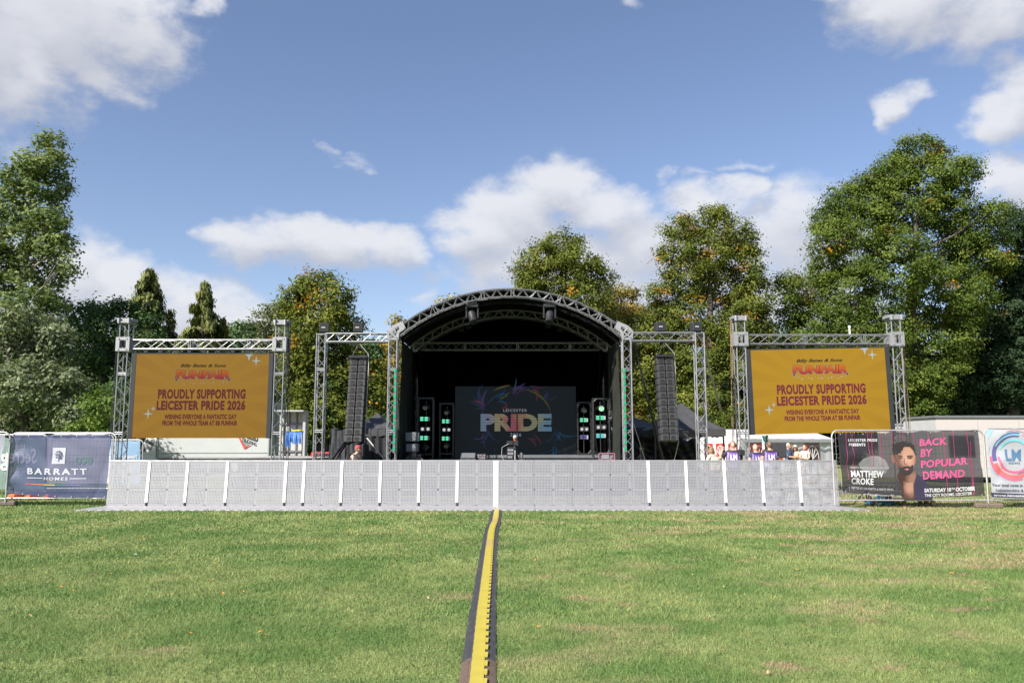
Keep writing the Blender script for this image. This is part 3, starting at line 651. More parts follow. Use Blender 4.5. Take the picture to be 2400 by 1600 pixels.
# ------------------------------------------------------------------ cable ramp
def build_ramp():
    brown = mat('dusty_rubber', (.115, .080, .062), .85, 0, .3, 14, .3, 60); blk = mat('ramp_rubber', (.046, .046, .052), .6, 0, .4, 12, .3, 60)
    yel = mat('ramp_yellow', (.42, .345, .045), .5, 0, .13, 5); dull = mat('ramp_yellow_worn', (.38, .29, .08), .55, 0, .22, 9)
    ys = [5.49]
    while ys[-1] < 20.0: ys.append(ys[-1] + .94)
    ys[-1] = 20.15; n = len(ys) - 1
    for i in range(n):
        y0, y1 = ys[i] + .006, ys[i + 1] - .006
        if i == 0: lab = 'yellow and black cable ramp section with brown dusty sides, nearest, cut by the lower edge'
        elif i == 1: lab = 'yellow and black cable ramp section with clean sides, next to the brown dusty one'
        elif i == n - 1: lab = 'yellow and black cable ramp section butting against the barrier foot plate'
        else: lab = 'yellow and black cable ramp section, %s' % (ORD[n - i] + ' counted from the barrier' if i > n // 2 else ORD[i + 1] + ' counted from the nearest one')
        r = thing('cable_ramp', (float(ramp_x((y0 + y1) / 2)), (y0 + y1) / 2, 0), lab, 'cable ramp', 'cable ramp sections laid end to end across the lawn')
        X = lambda y: float(ramp_x(y)); hw, ht, tz = .134, .058, .047
        def ring(y): 
            x = X(y); return [(x - hw, y, 0), (x - hw, y, .012), (x - ht, y, tz), (x + ht, y, tz), (x + hw, y, .012), (x + hw, y, 0)]
        b = MB(); a0, a1 = ring(y0), ring(y1); b.add(a0 + a1, [(k, k + 1, 7 + k, 6 + k) for k in range(5)] + [(0, 1, 2, 3, 4, 5), (11, 10, 9, 8, 7, 6)])
        m = 26
        for k in range(m):                                        # moulded ribs on both slopes
            y = y0 + (y1 - y0) * (k + .5) / m
            for s in (-1, 1):
                x = X(y); b.add([(x + s * (hw - .004), y - .008, .016), (x + s * (hw - .004), y + .008, .016), (x + s * (ht + .012), y + .02, tz - .001), (x + s * (ht + .012), y + .004, tz - .001), (x + s * (hw - .004), y - .008, .011), (x + s * (hw - .004), y + .008, .011), (x + s * (ht + .012), y + .02, tz - .006), (x + s * (ht + .012), y + .004, tz - .006)], [(0, 1, 2, 3), (0, 4, 5, 1), (1, 5, 6, 2), (2, 6, 7, 3), (3, 7, 4, 0)])
        b.build('base', brown if i == 0 else blk, r)
        l = MB(); nt_ = 4; pts = []; zt = tz + .009
        for k in range(nt_):
            t0, t1 = y0 + (y1 - y0) * k / nt_, y0 + (y1 - y0) * (k + 1) / nt_; tm = (t0 + t1) / 2
            l.box((X(tm) - .004, tm, zt - .004), (.096, (t1 - t0) + .0005, .008))
            l.box((X(tm) + .0565, t0 + (t1 - t0) * .3, zt - .0045), (.026, (t1 - t0) * .56, .007))
        l.build('lid', dull if i in (8, 12) else yel, r)

# ------------------------------------------------------------------ lattice screen frames and video screens
def ray_screen(name, c1, c2, n):
    m, nt, b, out = newmat(name); N = nt.nodes.new; L = nt.links.new
    tc = N('ShaderNodeTexCoord'); s = N('ShaderNodeSeparateXYZ'); L(tc.outputs['Object'], s.inputs[0])
    def M(op, a, bb=None):
        q = N('ShaderNodeMath'); q.operation = op
        for i, v in enumerate((a, bb)):
            if v is None: continue
            if isinstance(v, (int, float)): q.inputs[i].default_value = v
            else: L(v, q.inputs[i])
        return q.outputs[0]
    a = M('ARCTAN2', M('ADD', s.outputs[2], -.05), s.outputs[0]); f = M('SINE', M('MULTIPLY', a, n))
    r = M('SQRT', M('ADD', M('MULTIPLY', s.outputs[0], s.outputs[0]), M('MULTIPLY', s.outputs[2], s.outputs[2])))
    st = N('ShaderNodeMapRange'); st.interpolation_type = 'SMOOTHSTEP'; L(f, st.inputs[0]); st.inputs[1].default_value = -.15; st.inputs[2].default_value = .15
    fade = N('ShaderNodeMapRange'); L(r, fade.inputs[0]); fade.inputs[1].default_value = 1.0; fade.inputs[2].default_value = 3.0
    mx = N('ShaderNodeMix'); mx.data_type = 'RGBA'; L(M('MULTIPLY', st.outputs[0], fade.outputs[0]), mx.inputs[0]); mx.inputs[6].default_value = srgb(*c1); mx.inputs[7].default_value = srgb(*c2)
    b.inputs['Base Color'].default_value = (.006, .005, .004, 1); b.inputs['Roughness'].default_value = .7; b.inputs['Specular IOR Level'].default_value = .12
    L(mx.outputs[2], b.inputs['Emission Color']); b.inputs['Emission Strength'].default_value = .93 / EXPO
    return m

def star4(c, r, X, Z, Nn):
    pts = []
    for k in range(16):
        a = 2 * pi * k / 16; m = k % 4; rr = r if m == 0 else (r * .34 if m in (1, 3) else r * .22)
        pts.append(c + X * (cos(a) * rr) + Z * (sin(a) * rr * 1.1))
    return pts
def screen_frame(side, Y, tl, bl, tr, br, lt, rt, beam, sl, heads):
    """side text; tower centres at top and bottom, beam ends, sleeve blocks, heads - all as pixels turned into world points"""
    x0, x1 = P(lt[0], 900, Y).x, P(rt[0], 900, Y).x
    r = thing('screen_truss', ((x0 + x1) / 2, Y, 0), 'silver lattice goalpost frame carrying the %s video screen' % side, 'truss frame', 'goalpost frames of the two video screens')
    zb = P(1200, beam, Y).z
    for x, hd, sgn in ((x0, heads[0], -1), (x1, heads[1], 1)):
        zt = P(1200, hd, Y).z
        t = MB(); t.truss((x, Y + .12, 0), (x, Y + .12, zt - .16), .30, .36, .023, .010, .36); t.box((x, Y + .12, .02), (.7, .7, .04)); t.build('tower', MA['alu'], r)
        h = MB(); h.box((x, Y + .12, zt - .07), (.52, .42, .10)); h.box((x, Y + .12, zt - .155), (.40, .5, .05)); h.tube((x - .17, Y - .13, zt - .2), (x - .17, Y - .13, zt - .02), .05); h.tube((x + .17, Y - .13, zt - .2), (x + .17, Y - .13, zt - .02), .05); h.build('tower_head', MA['alu_plate'], r)
        s = MB(); q = .23
        for yy in (Y - .13, Y + .37):
            for dx in (-q + .06, q - .06): s.box((x + dx, yy, zb), (.12, .02, .48))
            for dz in (-.19, .19): s.box((x, yy, zb + dz), (2 * q - .25, .02, .10))
            for dx in (-.14, .14):
                for dz in (-.18, .18): s.tube((x + dx, yy - .03, zb + dz), (x + dx, yy, zb + dz), .025)
        for dx in (-q, q): s.box((x + dx, Y + .12, zb), (.02, .5, .46))
        s.build('sleeve_block', MA['alu_plate'], r)
        c = MB()
        for o in (.0, .05): c.tube((x + sgn * (.33 + o), Y + .1, .7), (x + sgn * (.24 + o), Y + .1, zt - .1), .012)
        c.build('chain', MA['dark_steel'] if side == 'left' else MA['wood'], r)
    b = MB(); b.truss((x0 + .24, Y + .12, zb), (x1 - .24, Y + .12, zb), .29, .31, .023, .010, .42, Vector((0, 1, 0))); b.build('cross_beam', MA['alu'], r)
    return r
def video_screen(side, Y, tl, tr, br, bl, frame, cols, txt, halo):
    A = [P(*q, Y) for q in (tl, tr, br, bl)]; c = sum(A, Vector()) / 4
    w = ((A[1] - A[0]).length + (A[2] - A[3]).length) / 2; h = ((A[3] - A[0]).length + (A[2] - A[1]).length) / 2
    X = (A[1] - A[0] + A[2] - A[3]).normalized(); Zv = Vector((0, -1, 0)).cross(X).normalized()
    if Zv.z < 0: Zv = -Zv
    F = lambda u, v, d=0.0: c + X * (w * (u - .5)) + Zv * (h * (v - .5)) + Vector((0, -d, 0))
    r = thing('video_screen', c, 'large golden video screen showing funfair sponsor message, %s one' % side, 'video screen', 'two golden sponsor screens')
    b = MB(); bz = MB(); fw = frame / w
    Q = lambda u0, u1, v0, v1, d0, d1, m: m.add([F(u, v, d) for d in (d0, d1) for u, v in ((u0, v0), (u1, v0), (u1, v1), (u0, v1))], [(0, 1, 2, 3), (7, 6, 5, 4), (0, 4, 5, 1), (1, 5, 6, 2), (2, 6, 7, 3), (3, 7, 4, 0)])
    Q(0, 1, 0, 1, 0.02, -.10, b); b.build('display_panel', ray_screen('golden_display_' + side, *cols, 22), r)
    Q(-fw, -.001, -.004, 1.012, .03, -.16, bz); Q(1.001, 1 + fw, -.004, 1.012, .03, -.16, bz); Q(-.001, 1.001, 1.001, 1.014, .03, -.16, bz)
    bz.build('bezel', MA['bezel'], r)
    hg = MB()
    for k in range(9):
        p = F(.06 + .11 * k, 1.014, -.06); hg.tube(p, p + Vector((0, 0, .16)), .018); hg.box(p + Vector((0, 0, .06)), (.12, .06, .05))
    hg.build('hanging_bracket', MA['dark_steel'], r)
    k = .9 if side == 'right' else .74
    e1 = emis('screen_text_plum_' + side, txt, 1); t = MB()
    T = lambda s, u0, u1, v0, v1, bold, sp=1.0: t.text(s, lambda u, v: F(u0 + (u1 - u0) * u, v0 + (v1 - v0) * v, .026), bold, 0, 0, sp)
    T('PROUDLY SUPPORTING', .178, .836, .462, .58, .05, 1.1); T('LEICESTER PRIDE 2026', .172, .838, .329, .446, .05, 1.08)
    T('WISHING EVERYONE A FANTASTIC DAY', .235, .776, .221, .281, .05, 1.05); T('FROM THE WHOLE TEAM AT BB FUNFAIR', .222, .783, .146, .206, .05, 1.05)
    t.build('message_lettering', e1, r)
    dk = emis('screen_black_' + side, (45, 42, 36), 1); t = MB()
    t.text('Billy Bates & Sons', lambda u, v: F(.335 + .345 * u, .832 + .050 * v, .026), .03, .32); t.build('name_lettering', dk, r)
    arc = lambda u: .022 * (1 - (2 * u - 1) ** 2)
    wht = emis('screen_outline_' + side, tuple(int(x * halo) for x in (175, 178, 172)), 1); t = MB()
    t.text('FUNFAIR', lambda u, v: F(.299 + .424 * u, .690 + .130 * v + arc(u) * (.4 - v), .026), .10, .05); t.build('logo_outline', wht, r)
    t = MB(); t.text('FUNFAIR', lambda u, v: F(.3005 + .421 * u, .692 + .126 * v + arc(u) * (.4 - v), .029), .085, .05); t.build('logo_border', dk, r)
    fm, nt, bb, out = newmat('logo_fill_' + side); tc = nt.nodes.new('ShaderNodeTexCoord'); s = nt.nodes.new('ShaderNodeSeparateXYZ'); nt.links.new(tc.outputs['Object'], s.inputs[0])
    mr = nt.nodes.new('ShaderNodeMapRange'); mr.inputs[1].default_value = h * .20; mr.inputs[2].default_value = h * .29; nt.links.new(s.outputs[2], mr.inputs[0])
    mx = nt.nodes.new('ShaderNodeMix'); mx.data_type = 'RGBA'; nt.links.new(mr.outputs[0], mx.inputs[0]); mx.inputs[6].default_value = srgb(int(190 * k), int(45 * k), int(75 * k)); mx.inputs[7].default_value = srgb(int(235 * k), int(130 * k), int(35 * k))
    nt.links.new(mx.outputs[2], bb.inputs['Emission Color']); bb.inputs['Emission Strength'].default_value = 1 / EXPO; bb.inputs['Base Color'].default_value = (.004, .004, .004, 1); bb.inputs['Specular IOR Level'].default_value = .05
    t = MB(); t.text('FUNFAIR', lambda u, v: F(.3025 + .417 * u, .695 + .120 * v + arc(u) * (.4 - v), .033), .062, .05); t.build('logo_fill', fm, r)
    t = MB()
    for uu, vv in ((.312, .695), (.708, .695)):
        for rad, z, mi in ((.085, .036, 0), (.062, .039, 1), (.035, .042, 2)):
            cc = F(uu, vv, z); t.add([cc + X * (sin(2 * pi * q / 10) * rad * (1 if q % 2 == 0 else .45)) + Zv * (cos(2 * pi * q / 10) * rad * (1 if q % 2 == 0 else .45)) for q in range(10)], [tuple(range(10))], mi)
    for q in range(16):
        cc = F(.32 + .37 * q / 15, .655 + .012 * sin(q * 2.3), .03); rad = .014 + .008 * (q % 3); t.add([cc + X * (cos(2 * pi * j / 6) * rad) + Zv * (sin(2 * pi * j / 6) * rad) for j in range(6)], [tuple(range(6))], 0)
    t.build('logo_stars', [wht, dk, fm], r)
    sp = emis('screen_sparkle_' + side, (185, 195, 195) if side == 'right' else (165, 175, 172), 1); t = MB()
    for uu, vv, rad in ((.112, .285, .17), (.148, .345, .09), (.905, .918, .17)): t.add(star4(F(uu, vv, .026), rad, X, Zv, 16), [tuple(range(16))])
    cc = F(.85, 1.0, .026); t.add([cc - X * .15, cc - X * .045 - Zv * .08, cc - Zv * .24, cc + X * .045 - Zv * .08, cc + X * .15], [(0, 1, 2, 3, 4)])
    t.build('sparkle', sp, r)

def build_screens():
    Y = 27
    screen_frame('left', Y, 0, 0, 0, 0, (286, 0), (654, 0), 807, 0, (745, 749))
    video_screen('left', Y - .05, (319.6, 829.8), (629.5, 829.8), (625, 1026), (311, 1026), .15, ((157, 115, 26), (149, 107, 26)), (98, 40, 42), .8)
    screen_frame('right', Y, 0, 0, 0, 0, (1739, 0), (2106, 0), 795, 0, (739, 737))
    video_screen('right', Y - .05, (1760.4, 819.4), (2074.4, 816), (2085, 1010), (1768.4, 1019), .15, ((190, 145, 32), (181, 136, 31)), (128, 48, 58), 1)

# ------------------------------------------------------------------ stage
YF, YR, YB = 26.0, 30.2, 32.2
def build_stage():
    xl, xr = P(921, 900, YF).x, P(1469.5, 900, YF).x; xc = (xl + xr) / 2; hw = (xr - xl) / 2
    zs = P(1200, 779, YF).z; za = P(1200, 679, YF).z; zd = 1.12
    r = thing('stage', (xc, YF, 0), 'black covered stage with arched silver lattice roof behind the barrier', 'stage')
    a = hw + .02; hgt = za - zs; Rr = (a * a + hgt * hgt) / (2 * hgt); t0 = asin(a / Rr)
    arc = lambda t, d=0.0: (xc + (Rr + d) * sin(t), zs + hgt - Rr + (Rr + d) * cos(t))
    def arch(Y, w=.25):
        m = MB(); n = 38
        for d in (0, -w):
            for yy in (Y - w / 2, Y + w / 2): m.path([(arc(-t0 + 2 * t0 * i / 40, d)[0], yy, arc(-t0 + 2 * t0 * i / 40, d)[1]) for i in range(41)], .021, 7)
        for i in range(n):
            ta, tb = -t0 + 2 * t0 * i / n, -t0 + 2 * t0 * (i + 1) / n
            for yy in (Y - w / 2, Y + w / 2):
                p, q = (arc(ta, 0 if i % 2 else -w), arc(tb, -w if i % 2 else 0)); m.tube((p[0], yy, p[1]), (q[0], yy, q[1]), .012, n=5, cap=False)
            for d in (0, -w):
                p, q = arc(ta, d), arc(tb, d); s = w / 2 if i % 2 else -w / 2; m.tube((p[0], Y - s, p[1]), (q[0], Y + s, q[1]), .011, n=5, cap=False)
        for t in (-t0 * .62, -t0 * .22, t0 * .02, t0 * .4, t0 * .75):
            for e in (-.008, .008):
                p, q = arc(t + e, 0), arc(t + e, -w)
                for yy in (Y - w / 2, Y + w / 2): m.tube((p[0], yy, p[1]), (q[0], yy, q[1]), .014, n=5)
        return m
    MA['alu_dull'] = mat('dull_aluminium', (.17, .173, .18), .5, .5, .15, 9); arch(YF).build('front_arch', MA['alu_dull'], r); arch(YR).build('rear_arch', MA['alu'], r)
    m = MB(); m.path([(arc(-t0 + 2 * t0 * i / 40, -.06)[0], YB - .35, arc(-t0 + 2 * t0 * i / 40, -.06)[1]) for i in range(41)], .03, 6)
    for k in (-.5, -.42, .38, .5): p = arc(t0 * k, -.2); m.box((p[0], YB - .5, p[1]), (.22, .2, .12))
    m.build('roof_bow', MA['dark_steel'], r)
    m = MB(); zc = P(1200, 812, YR).z; m.truss((xl + .1, YR, zc), (xr - .1, YR, zc), .27, .27, .024, .011, .3, Vector((0, 1, 0))); m.build('cross_truss', MA['alu'], r)
    for x in (xl, xr):
        m = MB(); m.truss((x, YF, .05), (x, YF, zs - .1), .27, .29, .024, .011, .3); m.box((x, YF, .03), (.5, .5, .05)); m.build('front_column', MA['alu'], r)
        m = MB(); m.truss((x + (.14 if x < xc else -.14), YR, .05), (x + (.14 if x < xc else -.14), YR, zs - .1), .27, .27, .024, .011, .3); m.build('rear_column', MA['alu'], r)
        s = -1 if x < xc else 1; m = MB()                           # corner block with cut-outs
        for yy in (YF - .17, YF + .17):
            q = lambda u, v: (x + s * u, yy, zs + v)
            o = [(-.17, -.26), (.19, -.26), (.22, .03), (.06, .20), (-.30, .36), (-.40, .12), (-.2, -.03)]
            i_ = [(-.10, -.19), (.12, -.19), (.14, -.02), (.02, .10), (-.16, .2), (-.2, .1), (-.1, -.02)]
            n = len(o); m.add([q(*p) for p in o] + [q(*p) for p in i_], [(k, (k + 1) % n, n + (k + 1) % n, n + k) for k in range(n)])
            m.tube(q(-.12, -.2), q(.14, 0), .03, n=4); m.tube(q(.13, -.2), q(-.1, 0), .03, n=4); m.tube(q(-.1, -.02), q(.02, .12), .03, n=4)
        for u_, v_ in ((-.15, -.24), (.17, -.24), (.19, .02), (.06, .17), (-.28, .32), (-.37, .12)): m.tube(Vector(q(u_, v_)), Vector(q(u_, v_)) + Vector((0, -.34, 0)), .015, n=5)
        m.build('corner_block', MA['alu_plate'], r)
    # roof skin: barrel vault, doubled so that it has thickness
    m = MB(); n = 40
    for d in (.035, .06): m.grid(lambda u, v: (arc(-t0 + 2 * t0 * u, d + .012 * sin(v * 14) * sin(u * pi))[0], YF + .02 + (YB - YF + .1) * v, arc(-t0 + 2 * t0 * u, d + .012 * sin(v * 14))[1]), n, 10)
    m.build('roof_skin', MA['black_fabric'], r, True)
    m = MB(); m.grid(lambda u, v: (arc(-t0 + 2 * t0 * u, -.33 - .10 * v)[0], YF + .22, arc(-t0 + 2 * t0 * u, -.33 - .10 * v)[1]), n, 1); m.build('roof_valance', MA['black_fabric'], r, True)
    top = [arc(t0 - 2 * t0 * i / 24, .02) for i in range(25)]
    m = MB(); m.prism([(xl - .05, zd - 1.1), (xr + .05, zd - 1.1)] + top, 'y', YB, YB + .06); m.build('back_drape', MA['back_black'], r)
    dr = mat('mesh_side_drape', (.012, .015, .011), .8, 0, .4, 3)
    for x, s in ((xl, 1), (xr, -1)):
        m = MB(); m.grid(lambda u, v: (x + s * (.20 + .05 * sin(u * 31) * (1 - v * .6) + .02 * sin(u * 67 + v * 9)), YF + .35 + (YB - YF - .35) * u, .1 + (zs - .3) * v), 70, 14); m.build('side_drape', dr, r, True)
        m = MB(); m.grid(lambda u, v: (x + s * (.62 + .10 * sin(v * 5) - .3 * v * u + .04 * sin(u * 40)), YR - 1.1 + 1.0 * u, zd + (zs - zd - .2) * v), 40, 16); m.build('gathered_drape', MA['black_fabric'], r, True)
    m = MB(); m.box((xc, (YF + YB) / 2 - .1, zd - .06), (2 * hw - .3, YB - YF + .3, .12)); m.build('deck', MA['black_plastic'], r)
    m = MB(); m.box((xc, YF - .28, (zd - .1) / 2), (2 * hw - .35, .03, zd - .14)); m.build('front_skirt', MA['black_fabric'], r)
    st = MB(); st.box((P(1300, 1000, YR).x, YR - .75, zd + .07), (5.6, .8, .1)); st.build('screen_riser', MA['dark_grey'], r)
    # LED strips on both front columns
    for px, nm, y0 in ((925, 'left', 862), (1464.5, 'right', 862)):
        x = P(px, 950, YF - .19).x; z1, z0 = P(1200, y0, YF - .19).z, P(1200, 1060, YF - .19).z
        t = thing('light_strip', (x, YF - .19, z0), 'vertical strip of green lights on the %s front stage column' % nm, 'light strip', 'green light strips on the stage columns')
        b = MB(); b.box((x, YF - .178, (z0 + z1) / 2), (.075, .03, z1 - z0)); b.build('strip_body', MA['dark_grey'], t)
        e = MB(); n = 13
        for k in range(n):
            z = z0 + (z1 - z0) * (k + .25) / n
            for dx in (-.02, .02): e.box((x + dx, YF - .2, z + .07), (.028, .012, (z1 - z0) / n * .52))
        e.build('diode_row', emis('green_diode', (40, 225, 150), 1.0), t)
    # LED wall
    Y = YR + .05; A = [P(*q, Y) for q in ((1065.8, 905), (1349.5, 904), (1351, 1077), (1065.5, 1077))]
    x0, x1, z0, z1 = A[3].x, A[1].x, A[3].z, A[0].z; w, h = x1 - x0, z1 - z0
    t = thing('led_wall', ((x0 + x1) / 2, Y, z0), 'dark video wall with rainbow striped lettering at the back of the stage', 'video wall')
    b = MB(); b.box(((x0 + x1) / 2, Y + .06, (z0 + z1) / 2), (w, .1, h)); b.build('wall_panel', mat('led_wall_dark', (.006, .007, .008), .6, 0, .1, 3, spec=.1, emit=srgb(24, 30, 34)[:3] + (.8 / EXPO,)), t)
    F = lambda u, v, d=0.0: Vector((x0 + w * u, Y - d, z0 + h * v))
    U = lambda px: (px - 650) / 1110; V = lambda py: (773 - py) / 675
    rm, nt, bb, out = newmat('rainbow_scanlines'); N = nt.nodes.new; L = nt.links.new
    tc = N('ShaderNodeTexCoord'); s = N('ShaderNodeSeparateXYZ'); L(tc.outputs['Object'], s.inputs[0])
    nz = N('ShaderNodeTexNoise'); nz.inputs['Scale'].default_value = 2.2; nz.inputs['Detail'].default_value = 2; L(tc.outputs['Object'], nz.inputs['Vector'])
    ad = N('ShaderNodeMath'); ad.operation = 'MULTIPLY_ADD'; L(nz.outputs['Fac'], ad.inputs[0]); ad.inputs[1].default_value = 1.3; L(s.outputs[0], ad.inputs[2])
    mr = N('ShaderNodeMapRange'); L(ad.outputs[0], mr.inputs[0]); mr.inputs[1].default_value = -.9; mr.inputs[2].default_value = 2.0
    rp = N('ShaderNodeValToRGB'); L(mr.outputs[0], rp.inputs[0]); els = [(0, (110, 150, 170)), (.18, (135, 135, 165)), (.32, (160, 155, 115)), (.46, (165, 95, 115)), (.55, (165, 95, 95)), (.68, (155, 148, 115)), (.82, (145, 150, 125)), (1, (100, 145, 180))]
    while len(rp.color_ramp.elements) < len(els): rp.color_ramp.elements.new(.5)
    for e, (p_, c_) in zip(rp.color_ramp.elements, els): e.position = p_; e.color = srgb(*c_)
    wv = N('ShaderNodeMath'); wv.operation = 'SINE'; k_ = N('ShaderNodeMath'); k_.operation = 'MULTIPLY'; L(s.outputs[2], k_.inputs[0]); k_.inputs[1].default_value = 105; L(k_.outputs[0], wv.inputs[0])
    st_ = N('ShaderNodeMapRange'); L(wv.outputs[0], st_.inputs[0]); st_.inputs[1].default_value = -.9; st_.inputs[2].default_value = .1; st_.inputs[3].default_value = .09; st_.inputs[4].default_value = .66 / EXPO
    L(rp.outputs[0], bb.inputs['Emission Color']); L(st_.outputs[0], bb.inputs['Emission Strength']); bb.inputs['Base Color'].default_value = (.004, .004, .004, 1); bb.inputs['Specular IOR Level'].default_value = .1
    q = MB(); q.text('PRIDE', lambda u, v: F(U(885 + 650 * u), V(513 - 160 * v), .012), .055); q.build('big_lettering', rm, t)
    gm = emis('screen_grey_letters', (140, 140, 150), .8); q = MB(); q.text('LEICESTER', lambda u, v: F(U(1093 + 217 * u), V(334 - 26 * v), .012), .01, 0, 0, 1.2); q.text('2026', lambda u, v: F(U(1157 + 100 * u), V(559 - 30 * v), .012), .01, 0, 0, 1.25); q.build('small_lettering', gm, t)
    # coloured feather strokes around the words
    q = MB(); cols = [emis('feather_%s' % nm, c, .3) for nm, c in (('blue', (50, 105, 150)), ('violet', (95, 75, 130)), ('rose', (135, 70, 85)), ('olive', (115, 115, 65)), ('slate', (60, 80, 110)))]
    def stroke(pts, wd, mi):
        L_, R_ = [], []
        for i, p in enumerate(pts):
            a_, b_ = pts[max(i - 1, 0)], pts[min(i + 1, len(pts) - 1)]; dx, dy = b_[0] - a_[0], b_[1] - a_[1]; l = max(1e-6, sqrt(dx * dx + dy * dy)); f = sin(pi * (i + .15) / (len(pts) - .7)) * wd
            L_.append(F(U(p[0] - dy / l * f), V(p[1] + dx / l * f), .008 + mi * .0006)); R_.append(F(U(p[0] + dy / l * f), V(p[1] - dx / l * f), .008 + mi * .0006))
        n_ = len(pts); q.add(L_ + R_, [(k, k + 1, n_ + k + 1, n_ + k) for k in range(n_ - 1)], mi)
    rg = random.Random(3)
    for bx, by, ang, ln, nn, mis in ((905, 290, -2.15, 190, 14, (0, 0, 2, 1)), (1190, 150, -.45, 150, 10, (0, 1, 2)), (1330, 120, .1, 130, 7, (2, 1)), (1480, 240, -.9, 120, 8, (4, 1)), (1590, 500, 1.35, 190, 9, (0, 4)), (1060, 220, -.9, 120, 5, (3, 0)), (930, 540, 1.9, 130, 6, (4, 1)), (1100, 290, -.2, 120, 4, (2,)), (1560, 640, 1.9, 120, 4, (0,)), (1060, 745, -.1, 80, 4, (2, 0)), (1650, 745, -.9, 70, 3, (1,)), (1400, 710, .05, 60, 2, (4,)), (1330, 560, .3, 120, 3, (2,)), (1010, 705, -.4, 50, 3, (4,))):
        for j in range(nn):
            aa = ang + rg.uniform(-.5, .5); l = ln * rg.uniform(.45, 1.1); x_, y_ = bx + rg.uniform(-35, 35), by + rg.uniform(-30, 30); cv = rg.uniform(-.9, .9)
            stroke([(x_ + cos(aa + cv * f_) * l * f_, y_ + sin(aa + cv * f_) * l * f_) for f_ in (0, .2, .4, .6, .8, 1)], rg.uniform(2, 7), rg.choice(mis))
    for rad, a0_, a1_, mi in ((250, -2.7, -1.9, 4), (268, -1.3, -.2, 3), (268, -.2, .35, 3), (250, 2.3, 3.0, 4), (300, -2.2, -1.7, 3), (262, 2.0, 3.6, 4)):
        stroke([(1210 + cos(a0_ + (a1_ - a0_) * i / 9) * rad * 1.2, 385 + sin(a0_ + (a1_ - a0_) * i / 9) * rad) for i in range(10)], 9, mi)
    for i in range(60):
        x_, y_ = rg.uniform(680, 1740), rg.uniform(110, 760); stroke([(x_, y_), (x_ + 3, y_ + 1), (x_ + 6, y_)], 2, 4)
    q.build('feather_pattern', cols, t)

